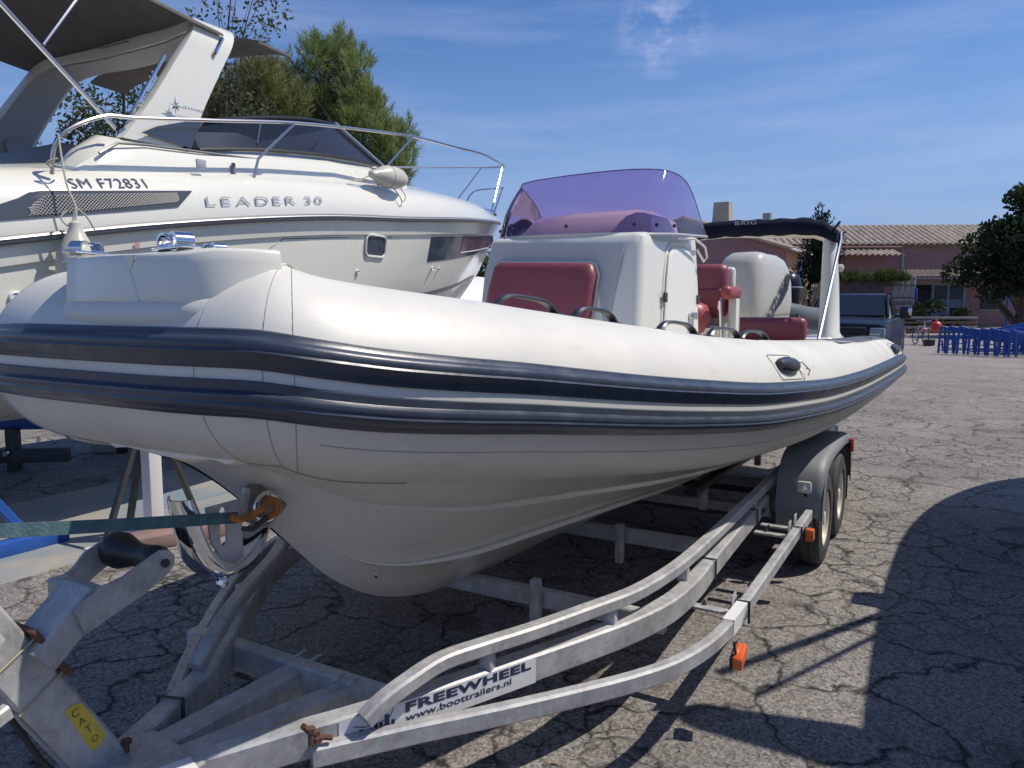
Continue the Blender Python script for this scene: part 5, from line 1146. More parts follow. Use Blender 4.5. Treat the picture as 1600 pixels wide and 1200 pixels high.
# arm that carries the bow roller
mk('roller_arm', G().sweep([B(1.00, .02, .812), B(1.15, .02, .935)], rrect(.125, .085, .006)), M_galv, post)
mk('arm_joint', G().box(PP(.535, .086, .02), (.014, .12, .17), (LV * pn.x + ZV * pn.z, SV, LV * PD.x + ZV * PD.z), .003), M_rust, post)
mk('arm_yoke', G().sweep([B(1.17, -.155, .905), B(1.17, .085, .905)], rrect(.05, .07, .005)), M_galv, post)
for b_, pts in ((.085, [(1.075, .925), (1.146, .960), (1.209, .969), (1.300, 1.002), (1.325, 1.010), (1.352, 1.004), (1.368, .982), (1.366, .958), (1.345, .938), (1.264, .900), (1.174, .875), (1.100, .850)]),
                (-.155, [(1.305, 1.006), (1.335, 1.010), (1.362, .992), (1.366, .962), (1.34, .940), (1.27, .905), (1.215, .865), (1.165, .865), (1.160, .925), (1.215, .950), (1.25, .985)])):
    ck = mk('roller_cheek', G().prism([B(a, b_, z) for a, z in pts], SV * .010), M_galv, post, smooth=False)
    mk('axle_nut', G().lathe(B(1.333, b_ + .010, .972), SV, [(0, .012), (.012, .012), (.014, 0)], 6), M_dsteel, ck)
mk('bow_roller', G().lathe(B(1.333, -.142, .976), SV, [(0, .040), (.012, .052), (.04, .054), (.075, .044), (.112, .034), (.155, .035), (.19, .040), (.212, .040), (.222, .034)], 24), M_black, post)

# ================================================================== NEIGHBOUR BOAT on the right, outside the picture (its shadow falls into it)
nb = thing('neighbour_boat', B(5, 4.3, .5), 'white motor boat on stands parked beside the viewer, casting the big shadow', 'boat', ROTZ)
nr = {'g': [(.2, 1.10, 2.33), (3.0, 1.17, 2.32), (4.6, 1.27, 2.30), (6.0, 1.30, 2.30), (7.4, 1.22, 2.33), (8.6, .95, 2.40), (9.6, .5, 2.48), (10.2, 0, 2.54)],
      'c': [(.2, 1.0, 1.3), (3.0, 1.05, 1.3), (4.6, 1.1, 1.3), (6.0, 1.1, 1.3), (7.3, .9, 1.38), (8.3, .55, 1.5), (9.0, .2, 1.65), (9.4, 0, 1.75)],
      'k': [(.2, 0, .8), (3.0, 0, .8), (4.6, 0, .8), (6.0, 0, .8), (7.2, 0, .85), (8.0, 0, .95), (8.5, 0, 1.1), (8.8, 0, 1.3)]}
NS = {k: spline(v, 6) for k, v in nr.items()}
def nring(i, ks):
    r = [B(NS[k][i][0], 4.3 - NS[k][i][1], NS[k][i][2]) for k in ks]; q = [B(NS[k][i][0], 4.3 + NS[k][i][1], NS[k][i][2]) for k in reversed(ks)]
    return r + q[(1 if ks[-1] == 'k' else 0):]
mk('hull', G().loft([nring(i, ['g', 'c', 'k']) for i in range(len(NS['g']))], closed=False, ), M_lead, nb, angle=30)
mk('transom', G().add(nring(0, ['g', 'c', 'k']), [tuple(range(5))]), M_lead, nb, smooth=False)
mk('deck', G().strip([B(p[0], 4.3 - p[1], p[2] - .01) for p in NS['g']], [B(p[0], 4.3 + p[1], p[2] - .01) for p in NS['g']]), M_lead, nb)
mk('cabin', G().loft([[B(a, 4.3 - h, 2.3), B(a, 4.3 - h * .8, z), B(a, 4.3 + h * .8, z), B(a, 4.3 + h, 2.3)] for a, h, z in ((4.6, .95, 2.9), (5.6, .95, 2.85), (7.2, .8, 2.45))]), M_lead, nb)
for sg in (-1, 1):
    mk('canopy_pole', G().tube([B(5.5, 4.3 + sg * 1.28, 2.3), B(4.82, 4.3 + sg * 1.25, 3.45)], .03, 8), M_steel, nb)
    mk('canopy_pole', G().tube([B(5.2, 4.3 + sg * 1.28, 2.3), B(4.55, 4.3 + sg * 1.25, 3.1)], .018, 8), M_steel, nb)
    mk('spot_lamp', G().lathe(B(5.72, 4.3 + sg * 1.29, 2.38), LV, [(-.12, .02), (-.08, .12), (.08, .12), (.12, .02)], 14), M_dsteel, nb)
mk('folded_canopy', G().tube([B(4.1, 4.3 - 1.28, 2.36), B(4.35, 4.3 - 1.3, 3.3), B(4.4, 4.3 - 1.2, 3.45), B(4.4, 4.3 + 1.2, 3.45), B(4.35, 4.3 + 1.3, 3.3), B(4.1, 4.3 + 1.28, 2.36)], .10, 10), M_canvas2, nb)
mk('rub_rail', G().tube([B(p[0], 4.3 - p[1] - .01, p[2] - .04) for p in NS['g']], .03, 8), M_leadgrey, nb)
for a, b in ((1.5, 3.6), (1.5, 5.0), (6.3, 3.6), (6.3, 5.0)):
    mk('prop_post', G().box(B(a, b, .55), (.12, .12, 1.1), AX, .01), M_blue, nb)

# ================================================================== VEGETATION
def leaf_mat(name, c1, c2, tr_=.35):
    m = bpy.data.materials.new(name); m.use_nodes = True; n = m.node_tree.nodes; l = m.node_tree.links; p = n['Principled BSDF']
    at = n.new('ShaderNodeAttribute'); at.attribute_name = 'tone'
    mi = n.new('ShaderNodeMixRGB'); mi.inputs[1].default_value = (*c1, 1); mi.inputs[2].default_value = (*c2, 1)
    l.new(at.outputs['Fac'], mi.inputs[0]); l.new(mi.outputs[0], p.inputs['Base Color']); p.inputs['Roughness'].default_value = .65
    p.inputs['Specular IOR Level'].default_value = .25
    t = n.new('ShaderNodeBsdfTranslucent'); l.new(mi.outputs[0], t.inputs[0]); ms = n.new('ShaderNodeMixShader'); ms.inputs[0].default_value = tr_
    l.new(p.outputs[0], ms.inputs[1]); l.new(t.outputs[0], ms.inputs[2]); l.new(ms.outputs[0], n['Material Output'].inputs[0]); return m
M_pine = leaf_mat('pine_needles', (.12, .165, .055), (.34, .40, .14)); M_pinel = leaf_mat('young_pine_needles', (.14, .16, .055), (.34, .34, .13))
M_olive = leaf_mat('small_leaves', (.05, .065, .03), (.12, .14, .07)); M_leafd = leaf_mat('dark_leaves', (.014, .028, .014), (.05, .075, .035))
M_cyp = leaf_mat('cypress_leaves', (.010, .022, .014), (.03, .05, .028)); M_leafg = leaf_mat('green_leaves', (.04, .07, .02), (.12, .16, .05))
def blades(name, P, D, ln, w, m, parent, tone, droop=0.0, label=None):
    n = len(P); D = D / np.linalg.norm(D, axis=1, keepdims=True); R = rng.normal(size=(n, 3)); S_ = np.cross(D, R); S_ /= np.linalg.norm(S_, axis=1, keepdims=True)
    ln = np.broadcast_to(np.asarray(ln, float), (n,))[:, None]; w = np.broadcast_to(np.asarray(w, float), (n,))[:, None]
    A = P - S_ * w * .35; Bq = P + S_ * w * .35; Cq = P + D * ln * .55 + S_ * w * .5; Dq = P + D * ln * .55 - S_ * w * .5; Eq = P + D * ln - np.array([0, 0, 1]) * ln * droop
    V = np.stack([A, Bq, Cq, Dq, Eq], 1).reshape(-1, 3); c = V.mean(0); V = V - c
    me = bpy.data.meshes.new(name); i = np.arange(n)[:, None] * 5
    F = np.concatenate([np.hstack([i, i + 1, i + 2, i + 3])], 0); T = np.hstack([i + 3, i + 2, i + 4])
    loops = np.concatenate([F.ravel(), T.ravel()]); me.vertices.add(len(V)); me.vertices.foreach_set('co', V.ravel())
    me.loops.add(len(loops)); me.loops.foreach_set('vertex_index', loops)
    st = np.concatenate([np.arange(n) * 4, n * 4 + np.arange(n) * 3]); tt = np.concatenate([np.full(n, 4), np.full(n, 3)])
    me.polygons.add(2 * n); me.polygons.foreach_set('loop_start', st); me.polygons.foreach_set('loop_total', tt); me.update(calc_edges=True)
    at = me.attributes.new('tone', 'FLOAT', 'FACE'); at.data.foreach_set('value', np.concatenate([tone, tone]).astype(np.float32))
    me.materials.append(m); o = bpy.data.objects.new(name, me); COL.objects.link(o)
    W = Matrix.Translation(Vector(c)); MW[o.name] = W
    if parent is not None: o.parent = parent; o.matrix_local = mw(parent).inverted() @ W
    else: o.matrix_world = W
    return o
def clumps(cl, n, flat=1.0):        # cl: (x, y, z, r); points mostly near each clump's shell
    c = np.array(cl); w = c[:, 3] ** 2; k = rng.choice(len(c), n, p=w / w.sum()); d = rng.normal(size=(n, 3)); d /= np.linalg.norm(d, axis=1, keepdims=True)
    r = c[k, 3] * rng.uniform(.25, 1.0, n) ** .6; d2 = d * np.array([1, 1, flat]); return c[k, :3] + d2 * r[:, None], d, k
def tree(name, loc, clum, n, ln, w, m, label, cat='tree', trunk=.18, up=.3, group=None, flat=.9, limbs=True, top=None):
    o = thing(name, loc, label, cat, 0, group); L0 = Vector(loc)
    zt = max(c[2] for c in clum) if top is None else top; cxs = sum(c[0] for c in clum) / len(clum); cys = sum(c[1] for c in clum) / len(clum)
    g = G().tube([L0, L0.lerp(Vector((cxs, cys, zt)), .35), L0.lerp(Vector((cxs, cys, zt)), .7), Vector((cxs, cys, zt))], [trunk, trunk * .8, trunk * .45, trunk * .12], 9); mk('trunk', g, M_bark, o)
    if limbs:
        g = G()
        for c in clum:
            z0 = max(loc[2] + .4, c[2] - abs(c[0] - cxs) * .7 - .4); s_ = L0.lerp(Vector((cxs, cys, zt)), min(.95, (z0 - loc[2]) / max(.1, zt - loc[2])))
            g.tube([s_, s_.lerp(Vector(c[:3]), .5) + Vector((0, 0, -.06)), Vector(c[:3])], [trunk * .3, trunk * .18, trunk * .05], 5)
        mk('limbs', g, M_bark, o, kind='stuff')
    P, d, k = clumps(clum, n, flat); D = d * .8 + np.array([0, 0, up]) + rng.normal(size=(n, 3)) * .35
    tk = rng.uniform(0, 1, len(clum)); tone = np.clip(tk[k] * .45 + rng.uniform(0, .55, n), 0, 1)
    blades('crown', P, D, ln * rng.uniform(.6, 1.25, n), w, m, o, tone); return o
def fillc(box, n, r0, r1, keep=None):
    out = []; x0, x1, y0, y1, z0, z1 = box
    while len(out) < n:
        p = (rng.uniform(x0, x1), rng.uniform(y0, y1), rng.uniform(z0, z1))
        if keep is None or keep(*p): out.append((*p, rng.uniform(r0, r1)))
    return out
# pine: upward tufts of long needles
def pine(name, loc, clum, ntuft, m, label, nl=.22, per=26, trunk=.2, group=None):
    o = thing(name, loc, label, 'tree', 0, group); L0 = Vector(loc); zt = max(c[2] for c in clum)
    cx = np.mean([c[0] for c in clum]); cy = np.mean([c[1] for c in clum]); tp = Vector((cx, cy, zt))
    mk('trunk', G().tube([L0, L0.lerp(tp, .5), tp], [trunk, trunk * .6, trunk * .1], 9), M_bark, o)
    g = G()
    for c in clum:
        s_ = L0.lerp(tp, max(.1, min(.95, (c[2] - .8 - L0.z) / (zt - L0.z)))); g.tube([s_, s_.lerp(Vector(c[:3]), .5), Vector(c[:3]) + Vector((0, 0, c[3] * .4))], [trunk * .3, trunk * .2, .02], 5)
    mk('limbs', g, M_bark, o, kind='stuff')
    T, d, k = clumps(clum, ntuft, 1.15); ax = d * .55 + np.array([0, 0, 1.0]) + rng.normal(size=(ntuft, 3)) * .2; ax /= np.linalg.norm(ax, axis=1, keepdims=True)
    P = np.repeat(T, per, 0); A_ = np.repeat(ax, per, 0); n = len(P); t = rng.uniform(0, 1, n)[:, None]
    P = P + A_ * t * nl * 1.3; D = A_ * (.9) + rng.normal(size=(n, 3)) * .42
    tk = rng.uniform(0, 1, len(clum)); tu = rng.uniform(0, 1, ntuft)
    tone = np.clip(np.repeat(tk[k], per) * .35 + np.repeat(tu, per) * .35 + t[:, 0] * .3, 0, 1)
    blades('crown', P, D, nl * rng.uniform(.7, 1.2, n), .016, m, o, tone); return o
# tall pine behind the cruiser  (25 m away)
cl = []
for z, x0, x1, nn in ((10.35, -5.75, -5.3, 3), (9.8, -6.1, -4.9, 6), (9.2, -6.9, -4.7, 9), (8.6, -7.1, -4.4, 12), (8.0, -6.9, -4.2, 14), (7.4, -6.6, -3.6, 16), (6.8, -6.2, -3.3, 16), (6.2, -5.8, -3.5, 12), (5.5, -5.6, -3.8, 8)):
    for _ in range(nn): cl.append((rng.uniform(x0, x1), 25 + rng.uniform(-1.1, 1.1), z + rng.uniform(-.3, .3), rng.uniform(.26, .44)))
cl += [(-6.85, 25, 9.55, .28), (-6.95, 25, 9.2, .32), (-3.55, 25.2, 7.7, .3), (-3.35, 25, 7.3, .34), (-4.35, 25, 8.6, .28)]
cl = [(x, y, z - .52, r) for x, y, z, r in cl]
pine('pine_tree', (-5.1, 25.2, 0), cl, 3000, M_pine, 'tall dense dark green pine rising behind the cruiser windscreen', .25, 22)
cl = []
for _ in range(60): 
    x = rng.uniform(-9.4, -6.2); cl.append((x, 23.5 + rng.uniform(-1, 1), rng.uniform(6.0, 8.55 - .42 * abs(x + 7.6)), rng.uniform(.28, .45)))
pine('pine_tree', (-7.9, 23.5, 0), cl, 2300, M_pinel, 'lighter yellow green bushy pine left of the tall pine', .28, 20)
# thin leafy trees seen through the arch
def sparse(label, loc, boxes, n, trunk=.06):
    o = thing('poplar_tree', loc, label, 'tree', 0); g = G(); L0 = Vector(loc); pts = []
    for (x0, x1, y0, y1, z0, z1), k in boxes:
        for _ in range(k):
            p = Vector((rng.uniform(x0, x1), rng.uniform(y0, y1), rng.uniform(z0, z1))); pts.append(p)
            s_ = Vector((L0.x * .6 + p.x * .4, L0.y * .6 + p.y * .4, max(L0.z + .8, p.z - 1.6)))
            g.tube([s_, s_.lerp(p, .5) + Vector((rng.uniform(-.15, .15), 0, .05)), p], [.014, .009, .004], 4)
    mk('trunk', G().tube([L0, L0 + Vector((0, 0, 3)), L0 + Vector((.1, 0, 7)), L0 + Vector((.3, 0, max(b[0][5] for b in boxes) - .3))], [trunk, trunk * .8, trunk * .4, .01], 8), M_bark, o)
    mk('limbs', g, M_bark, o, kind='stuff')
    P, d, k = clumps([(*p, rng.uniform(.22, .5)) for p in pts], n); blades('crown', P, rng.normal(size=(n, 3)) + np.array([0, 0, .2]), .10 * rng.uniform(.6, 1.2, n), .05, M_olive, o, rng.uniform(0, 1, n)); return o
sparse('thin small leaved tree seen through the radar arch and above it', (-6.2, 17.0, 0), [((-6.9, -5.4, 16.2, 17.8, 4.6, 7.6), 22), ((-7.2, -5.0, 16.2, 17.8, 7.2, 8.8), 12)], 1700)
sparse('thin small leaved tree at the left behind the cruiser cockpit', (-8.2, 16.6, 0), [((-9.3, -7.2, 16, 17.4, 4.2, 6.3), 34)], 3200)
tree('bay_tree', (-10.6, 18, 0), fillc((-12.5, -8.8, 17, 19, 2.4, 4.9), 34, .4, .7), 5200, .13, .07, M_olive, 'low leafy tree behind the cruiser cockpit at far left', trunk=.15)
# hedge glimpsed between the cruiser bow and the console
tree('hedge_tree', (-1.7, 33, 0), fillc((-3.4, -.4, 32, 35, .8, 4.0), 36, .5, .9, lambda x, y, z: z < 4.2 - .5 * abs(x + 1.4)), 7000, .16, .10, M_leafg, 'green tree glimpsed between the cruiser bow and the console', trunk=.2)
# cypress beyond the canopy
cl = [(11.85 + rng.uniform(-.35, .35) * (1 - max(0, z - 4.4) / 1.4), 30 + rng.uniform(-.35, .35), z, .30 + .1 * rng.uniform()) for z in np.linspace(.4, 4.95, 46)] + [(11.8, 30, 5.25, .2), (11.85, 30, 5.45, .12)]
cl = cl + [(c[0] + .3, c[1], c[2] - .1, c[3]) for c in cl[:40]] + [(c[0] - .15, c[1] + .1, c[2] + .1, c[3]) for c in cl[:38]]
tree('cypress_tree', (11.95, 30, 0), cl, 9000, .13, .06, M_cyp, 'tall narrow dark cypress standing before the tiled houses', trunk=.12, up=.9, limbs=False)
# big dark tree at right
cl = fillc((23.4, 31, 38.5, 42, 3.0, 6.0), 44, .7, 1.25, lambda x, y, z: z < 6.2 - .35 * abs(x - 27.6) and z > 2.6) + fillc((25.4, 29, 39, 41.5, 5.2, 7.2), 16, .5, .8) + fillc((23.6, 31, 38.5, 41, 2.0, 3.4), 16, .5, .8) + [(24.4, 40, 5.5, .45), (25.6, 40, 7.1, .4), (26.4, 40, 7.3, .45)]
tree('mulberry_tree', (26.6, 40.5, 0), cl, 24000, .20, .14, M_leafd, 'large dark leafy tree in front of the long tiled building at right', trunk=.3)
tree('garden_shrub', (24.3, 46, 0), fillc((22.8, 26.8, 45, 47, .3, 1.8), 16, .3, .5), 3000, .16, .1, M_leafd, 'dark shrub growing beside the grey blue doors', 'shrub', trunk=.06)
# plants along the retaining wall top
for i, (x, z, r) in enumerate(((20.9, 3.55, .42), (21.7, 3.6, .5), (23.6, 3.55, .5), (24.3, 3.7, .55), (25.1, 3.35, .35), (22.6, 3.35, .3))):
    n = 420; P = np.column_stack([rng.normal(x, r * .5, n), rng.normal(49.6, .15, n), np.full(n, 3.18)]); D = rng.normal(size=(n, 3)) * .45 + np.array([0, 0, 1.1])
    o = thing('wall_plant', (x, 49.6, 3.18), ('tall pale green weeds on the wall top by the cypress', 'yellow green weeds on the wall above the pickup roof', 'bushy weeds at the middle of the wall top', 'tallest weeds near the board panels', 'short weeds above the board panels', 'low weeds between the taller clumps on the wall')[i], 'plant')
    blades('leaves', P, D, r * 1.9 * rng.uniform(.3, 1, n), .05, M_leafg, o, rng.uniform(0, 1, n))
# pampas grass
for i, (x, y, h) in enumerate(((8.55, 22.0, 2.35), (8.95, 22.2, 2.2), (8.25, 22.4, 2.1))):
    o = thing('pampas_grass', (x, y, 0), ('pampas grass with the tallest buff plume beside the arch', 'pampas grass with a leaning buff plume in front of the cypress', 'pampas grass with a small plume beside the engine')[i], 'plant')
    n = 260; P = np.column_stack([rng.normal(x, .12, n), rng.normal(y, .12, n), np.zeros(n)]); blades('leaves', P, rng.normal(size=(n, 3)) * .35 + np.array([0, 0, 1.0]), h * .75 * rng.uniform(.6, 1.1, n), .03, M_leafg, o, rng.uniform(0, 1, n), .2)
    for k in range(3):
        bx = x + rng.uniform(-.2, .25); tipx = bx + rng.uniform(-.1, .3); hh = h + rng.uniform(-.2, .1)
        mk('stem', G().tube([(bx, y, 0), (tipx, y, hh - .5)], .008, 4), M_plume, o)
        n = 160; P = np.column_stack([rng.normal(tipx, .03, n), rng.normal(y, .03, n), rng.uniform(hh - .6, hh, n)])
        blades('plume', P, rng.normal(size=(n, 3)) * .5 + np.array([.2, 0, 1.0]), .14, .03, M_plume, o, rng.uniform(0, 1, n))

# ================================================================== BUILDINGS
def tiles(name, p0, ua, ur, la, lr, m, parent, pitch=.40, amp=.13, rows=None):   # canal tiles: barrels running down the slope, lapped in rows
    n = int(la / pitch * 6); up = Vector(ua).cross(Vector(ur)).normalized()
    if up.z < 0: up = -up
    rows = rows or max(2, int(lr / .42)); grid = []
    for j in range(rows):
        for e in (0, 1):
            r = lr * (j + e * 1.0) / rows; row = []
            for i in range(n + 1):
                x = la * i / n; h = abs(sin(pi * x / pitch)) * amp
                row.append(Vector(p0) + Vector(ua) * x + Vector(ur) * r + up * (h + (.012 if e == 0 else 0.0)))
            grid.append(row)
    return mk(name, G().loft(grid, closed=False), m, parent, angle=50)
# pink house with gable, aligned with the row of boats
ph = thing('pink_house', B(47, -11, 0), 'pink rendered house with an orange sunlit wall and tiled gable roof, beyond the rolled canopy', 'house', ROTZ)
A0, A1, b0_, b1_, ze, zr_ = 42.0, 53.0, -16.5, -6.0, 4.65, 6.35
bm_ = (b0_ + b1_) / 2
mk('gable_wall', G().add([B(A0, b0_, -.1), B(A0, b1_, -.1), B(A0, b1_, ze), B(A0, bm_, zr_), B(A0, b0_, ze)], [(0, 1, 2, 3, 4)]), M_pink, ph, smooth=False)
mk('side_wall', G().add([B(A0, b1_, -.1), B(A1, b1_, -.1), B(A1, b1_, ze), B(A0, b1_, ze)], [(0, 1, 2, 3)]), M_orangew, ph, smooth=False)
mk('rear_wall', G().add([B(A1, b0_, -.1), B(A1, b1_, -.1), B(A1, b1_, ze), B(A1, bm_, zr_), B(A1, b0_, ze)], [(0, 1, 2, 3, 4)]), M_pink, ph, smooth=False)
mk('side_wall', G().add([B(A0, b0_, -.1), B(A1, b0_, -.1), B(A1, b0_, ze), B(A0, b0_, ze)], [(0, 1, 2, 3)]), M_orangew, ph, smooth=False)
sl_ = (SV * (b1_ - bm_) + ZV * (ze - zr_)); slL = sl_.length; sl_.normalize()
tiles('roof_slope', B(A0 - .3, bm_, zr_ + .06), LV, sl_, A1 - A0 + .6, slL + .5, M_tile, ph)
sl2 = (-SV * (bm_ - b0_) + ZV * (ze - zr_)).normalized()
tiles('roof_slope', B(A0 - .3, bm_, zr_ + .06), LV, sl2, A1 - A0 + .6, slL + .5, M_tile, ph)
mk('verge', G().sweep([B(A0 - .32, bm_, zr_ + .02), B(A0 - .32, b1_ + .4, ze - .10)], rrect(.16, .14, .02), up=ZV), mat('pale_verge', (.42, .33, .25), .9, var=.2), ph)
mk('gutter', G().tube([B(A0 - .2, b1_ + .45, ze - .12), B(A1, b1_ + .45, ze - .12)], .07, 8), M_white, ph)
mk('downpipe', G().tube([B(A0 + .15, b1_ + .08, ze - .2), B(A0 + .15, b1_ + .08, 0)], .05, 8), M_pink, ph)
mk('chimney', G().loft([[B(a, b, z) for a, b in ((43.6 - w, -9.6 - w), (43.6 - w, -9.6 + w), (43.6 + w, -9.6 + w), (43.6 + w, -9.6 - w))] for w, z in ((.52, 5.2), (.42, 7.15), (.42, 7.3))]), mat('chimney_render', (.40, .36, .30), .9, var=.1), ph, smooth=False)
mk('roof_vent', G().lathe(B(45.5, -7.6, 5.1), ZV, [(0, .12), (1.4, .12), (1.4, .25), (1.7, .25), (1.72, 0)], 12), M_board, ph)
w_ = mk('window', G().box(B(47.2, -5.985, 3.6), (.9, .06, 1.5), AX, .01), M_carglass, ph)
mk('shutter', G().box(B(46.55, -5.90, 3.6), (.08, .45, 1.5), (LV, SV, ZV), .01), M_shutter, w_)
mk('sill', G().box(B(47.2, -5.93, 2.8), (1.1, .2, .08), AX, .01), M_board, w_)
mk('wall_box', G().box(B(43.3, -5.93, 3.4), (.25, .12, .5), AX, .02), M_board, ph)
mk('solar_panel', G().prism([B(46, -9.1, 5.62), B(49, -9.1, 5.62), B(49, -7.6, 5.15), B(46, -7.6, 5.15)], ZV * .06), M_navyband, ph, smooth=False)
# long building
lbg = thing('long_building', (27, 60, 0), 'long pink building with a canal tiled roof and a dark garage opening, behind the pickup', 'building')
mk('front_wall', G().box((24.5, 58.15, 2.85), (37, .3, 5.9)), M_pink, lbg, smooth=False)
mk('end_wall', G().box((6.15, 61.0, 2.85), (.3, 5.4, 5.9)), M_pink, lbg, smooth=False); mk('end_wall', G().box((42.85, 61.0, 2.85), (.3, 5.4, 5.9)), M_pink, lbg, smooth=False)
us = Vector((0, -4.3, -1.75)); ul = us.length; us.normalize()
tiles('roof_slope', (5.5, 61.9, 7.65), Vector((1, 0, .006)).normalized(), us, 38, ul, M_tile, lbg, pitch=.46, amp=.17, rows=9)
tiles('roof_slope', (5.5, 61.9, 7.65), Vector((1, 0, .006)).normalized(), Vector((0, 4.3, -1.75)).normalized(), 38, ul, M_tile, lbg, pitch=.42, amp=.09, rows=4)
mk('ridge', G().tube([(5.5, 61.9, 7.68), (43.5, 61.9, 7.9)], .12, 8), M_tile, lbg)
mk('eaves_gutter', G().tube([(5.5, 57.5, 5.85), (28.8, 57.5, 5.9)], .06, 6), M_pink, lbg)
mk('downpipe', G().tube([(29.1, 57.9, 5.9), (29.1, 57.9, 2.6)], .05, 6), mat('pinkish_pipe', (.45, .3, .28), .7), lbg)
for x in (24.9, 30.8, 31.3):
    mk('skylight_sheet', G().prism([(x - .25, 60.6, 7.24), (x + .25, 60.6, 7.24), (x + .0, 59.0, 6.60), (x - .5, 59.0, 6.60)], (0, 0, .06)), M_board, lbg, smooth=False)
tiles('porch_roof', (28.4, 57.6, 4.25), (1, 0, 0), Vector((0, -2.2, -.62)).normalized(), 9.5, 2.3, M_tiled, lbg, pitch=.36, amp=.07, rows=5)
mk('porch_fascia', G().box((33.1, 55.35, 3.52), (9.5, .12, .10)), M_board, lbg, smooth=False)
mk('porch_beam', G().box((33.1, 55.5, 3.22), (9.5, .14, .30)), M_wood, lbg, smooth=False)
tiles('annex_roof', (18.6, 57.9, 5.7), (1, 0, 0), Vector((0, -1.9, -.55)).normalized(), 9.7, 2.0, M_tile, lbg, pitch=.42, amp=.15, rows=3)
mk('annex_post', G().box((28.2, 56.1, 3.9), (.16, .16, 2.4)), M_board, lbg, smooth=False)
mk('porch_post', G().box((28.6, 55.5, 1.8), (.2, .2, 3.5)), M_tiled, lbg, smooth=False)
mk('garage_opening', G().box((30.0, 57.96, 1.6), (2.7, .12, 3.1)), M_dark, lbg, smooth=False)  # solid slab; the darkness of the unlit garage is put into its colour
dr = mk('garage_door', G().box((32.6, 57.9, 1.6), (2.5, .14, 3.1)), M_bluedoor, lbg, smooth=False)
for x in (31.45, 32.6, 33.8): mk('door_stile', G().box((x, 57.80, 1.6), (.16, .08, 3.1)), mat('pale_blue_frame', (.20, .30, .42), .6), dr, smooth=False)
for x in (32.03, 33.2): mk('door_pane', G().box((x, 57.81, 2.55), (.92, .04, .95)), M_carglass, dr, smooth=False)
mk('cat_flap', G().box((33.15, 57.81, .95), (.62, .04, .95)), M_dark, dr, smooth=False)
wn = mk('window', G().box((36.0, 57.95, 1.9), (1.6, .1, 1.2)), M_carglass, lbg, smooth=False); mk('frame', G().box((36.0, 57.93, 1.25), (1.9, .2, .1)), M_board, wn, smooth=False)
# retaining wall and board panels
rw = thing('retaining_wall', (21.5, 50, 0), 'dark block retaining wall with weeds on top, behind the black pickup', 'wall')
bw_, bh_ = .98, .40
pr_ = None
for j in range(8):
    for i in range(8):
        x = 16.6 + i * bw_ + (bw_ / 2 if j % 2 else 0); 
        if pr_ is None: pr_ = mk('block', G().box((x, 50, .2 + j * bh_), (bw_ - .02, .45, bh_ - .02), None, .015), M_wall, rw, angle=30)
        else:
            clone(pr_, rw, (x - 16.6, rng.uniform(-.012, .012), j * bh_))
bpn = thing('board_screen', (25.3, 50, 0), 'pale grey vertical board screen at the end of the retaining wall', 'screen')
pr_ = None
for j in range(2):
    for i in range(4):
        if pr_ is None: pr_ = mk('board', G().box((24.75, 50, .95), (.36, .06, 1.85), None, .01), M_board, bpn)
        else:
            clone(pr_, bpn, (i * .385, 0, j * 1.9 - (.3 if j else 0)))
for z in (.5, 1.3, 2.1, 2.9, 3.3): mk('strap_band', G().box((25.33, 49.95, z), (1.6, .02, .05)), M_dsteel, bpn, smooth=False)
# low kerb and timber rails in front of the building
mk('kerb', G().box((34, 49.5, .07), (22, .25, .14), None, .02), M_conc, kind='structure')
# mesh fence with blue posts
fe = thing('mesh_fence', (32, 48.6, 0), 'blue post and wire mesh fence in front of the grey blue doors', 'fence')
for x in (25.4, 31.2, 37.0):
    mk('post', G().box((x, 48.6, 1.35), (.12, .12, 2.7), None, .01), M_blue, fe)
g = G()
for k in range(14): g.box((31.2, 48.6, .2 + k * .18), (11.6, .012, .012))
for k in range(78): g.box((25.4 + k * .15, 48.6, 1.3), (.010, .010, 2.5))
mk('wire_mesh', g, M_dsteel, fe, smooth=False, kind='stuff')
rl_ = thing('timber_rails', (24.5, 46.5, 0), 'grey timber rails lying in a low stack behind the bicycle', 'rails')
for j in range(4): mk('rail', G().box((24.0, 44.3, .12 + j * .26), (5.5, .16, .14), None, .02), M_board if j % 2 else M_wood, rl_)

# ================================================================== VEHICLES AND YARD ITEMS
# black pickup, nose towards the viewer
PX, PB_ = 18.9, -.28
pk = thing('pickup_truck', B(21.7, PB_, 0), 'black pickup truck facing the viewer behind the stern of the inflatable boat', 'pickup', ROTZ)
def T_(x, y, z): return B(PX + x, PB_ + y, z)       # x from the nose back, y across
def body_ring(x, w, z0, z1, r=.10):
    return [T_(x, -w, z0), T_(x, -w - .0, lerp(z0, z1, .6)), T_(x, -w + .04, z1 - r * .4), T_(x, -w + r * 1.6, z1), T_(x, 0, z1 + .025), T_(x, w - r * 1.6, z1), T_(x, w - .04, z1 - r * .4), T_(x, w, lerp(z0, z1, .6)), T_(x, w, z0)]
rings = [body_ring(x, w, z0, z1) for x, w, z0, z1 in ((0, .86, .5, 1.16), (.06, .94, .42, 1.24), (.25, .99, .36, 1.30), (.8, 1.01, .34, 1.34), (1.35, 1.01, .34, 1.38), (1.6, 1.01, .34, 1.36), (3.6, 1.01, .34, 1.38), (3.62, 1.01, .34, 1.42), (5.7, 1.01, .36, 1.42), (5.8, .98, .45, 1.40))]
mk('body', G().loft(rings), M_carblack, pk, angle=35)
cabr = [(1.45, .90, 1.36, 1.38), (2.2, .80, 1.36, 1.92), (2.5, .78, 1.36, 1.96), (3.3, .78, 1.36, 1.95), (3.6, .84, 1.36, 1.40)]
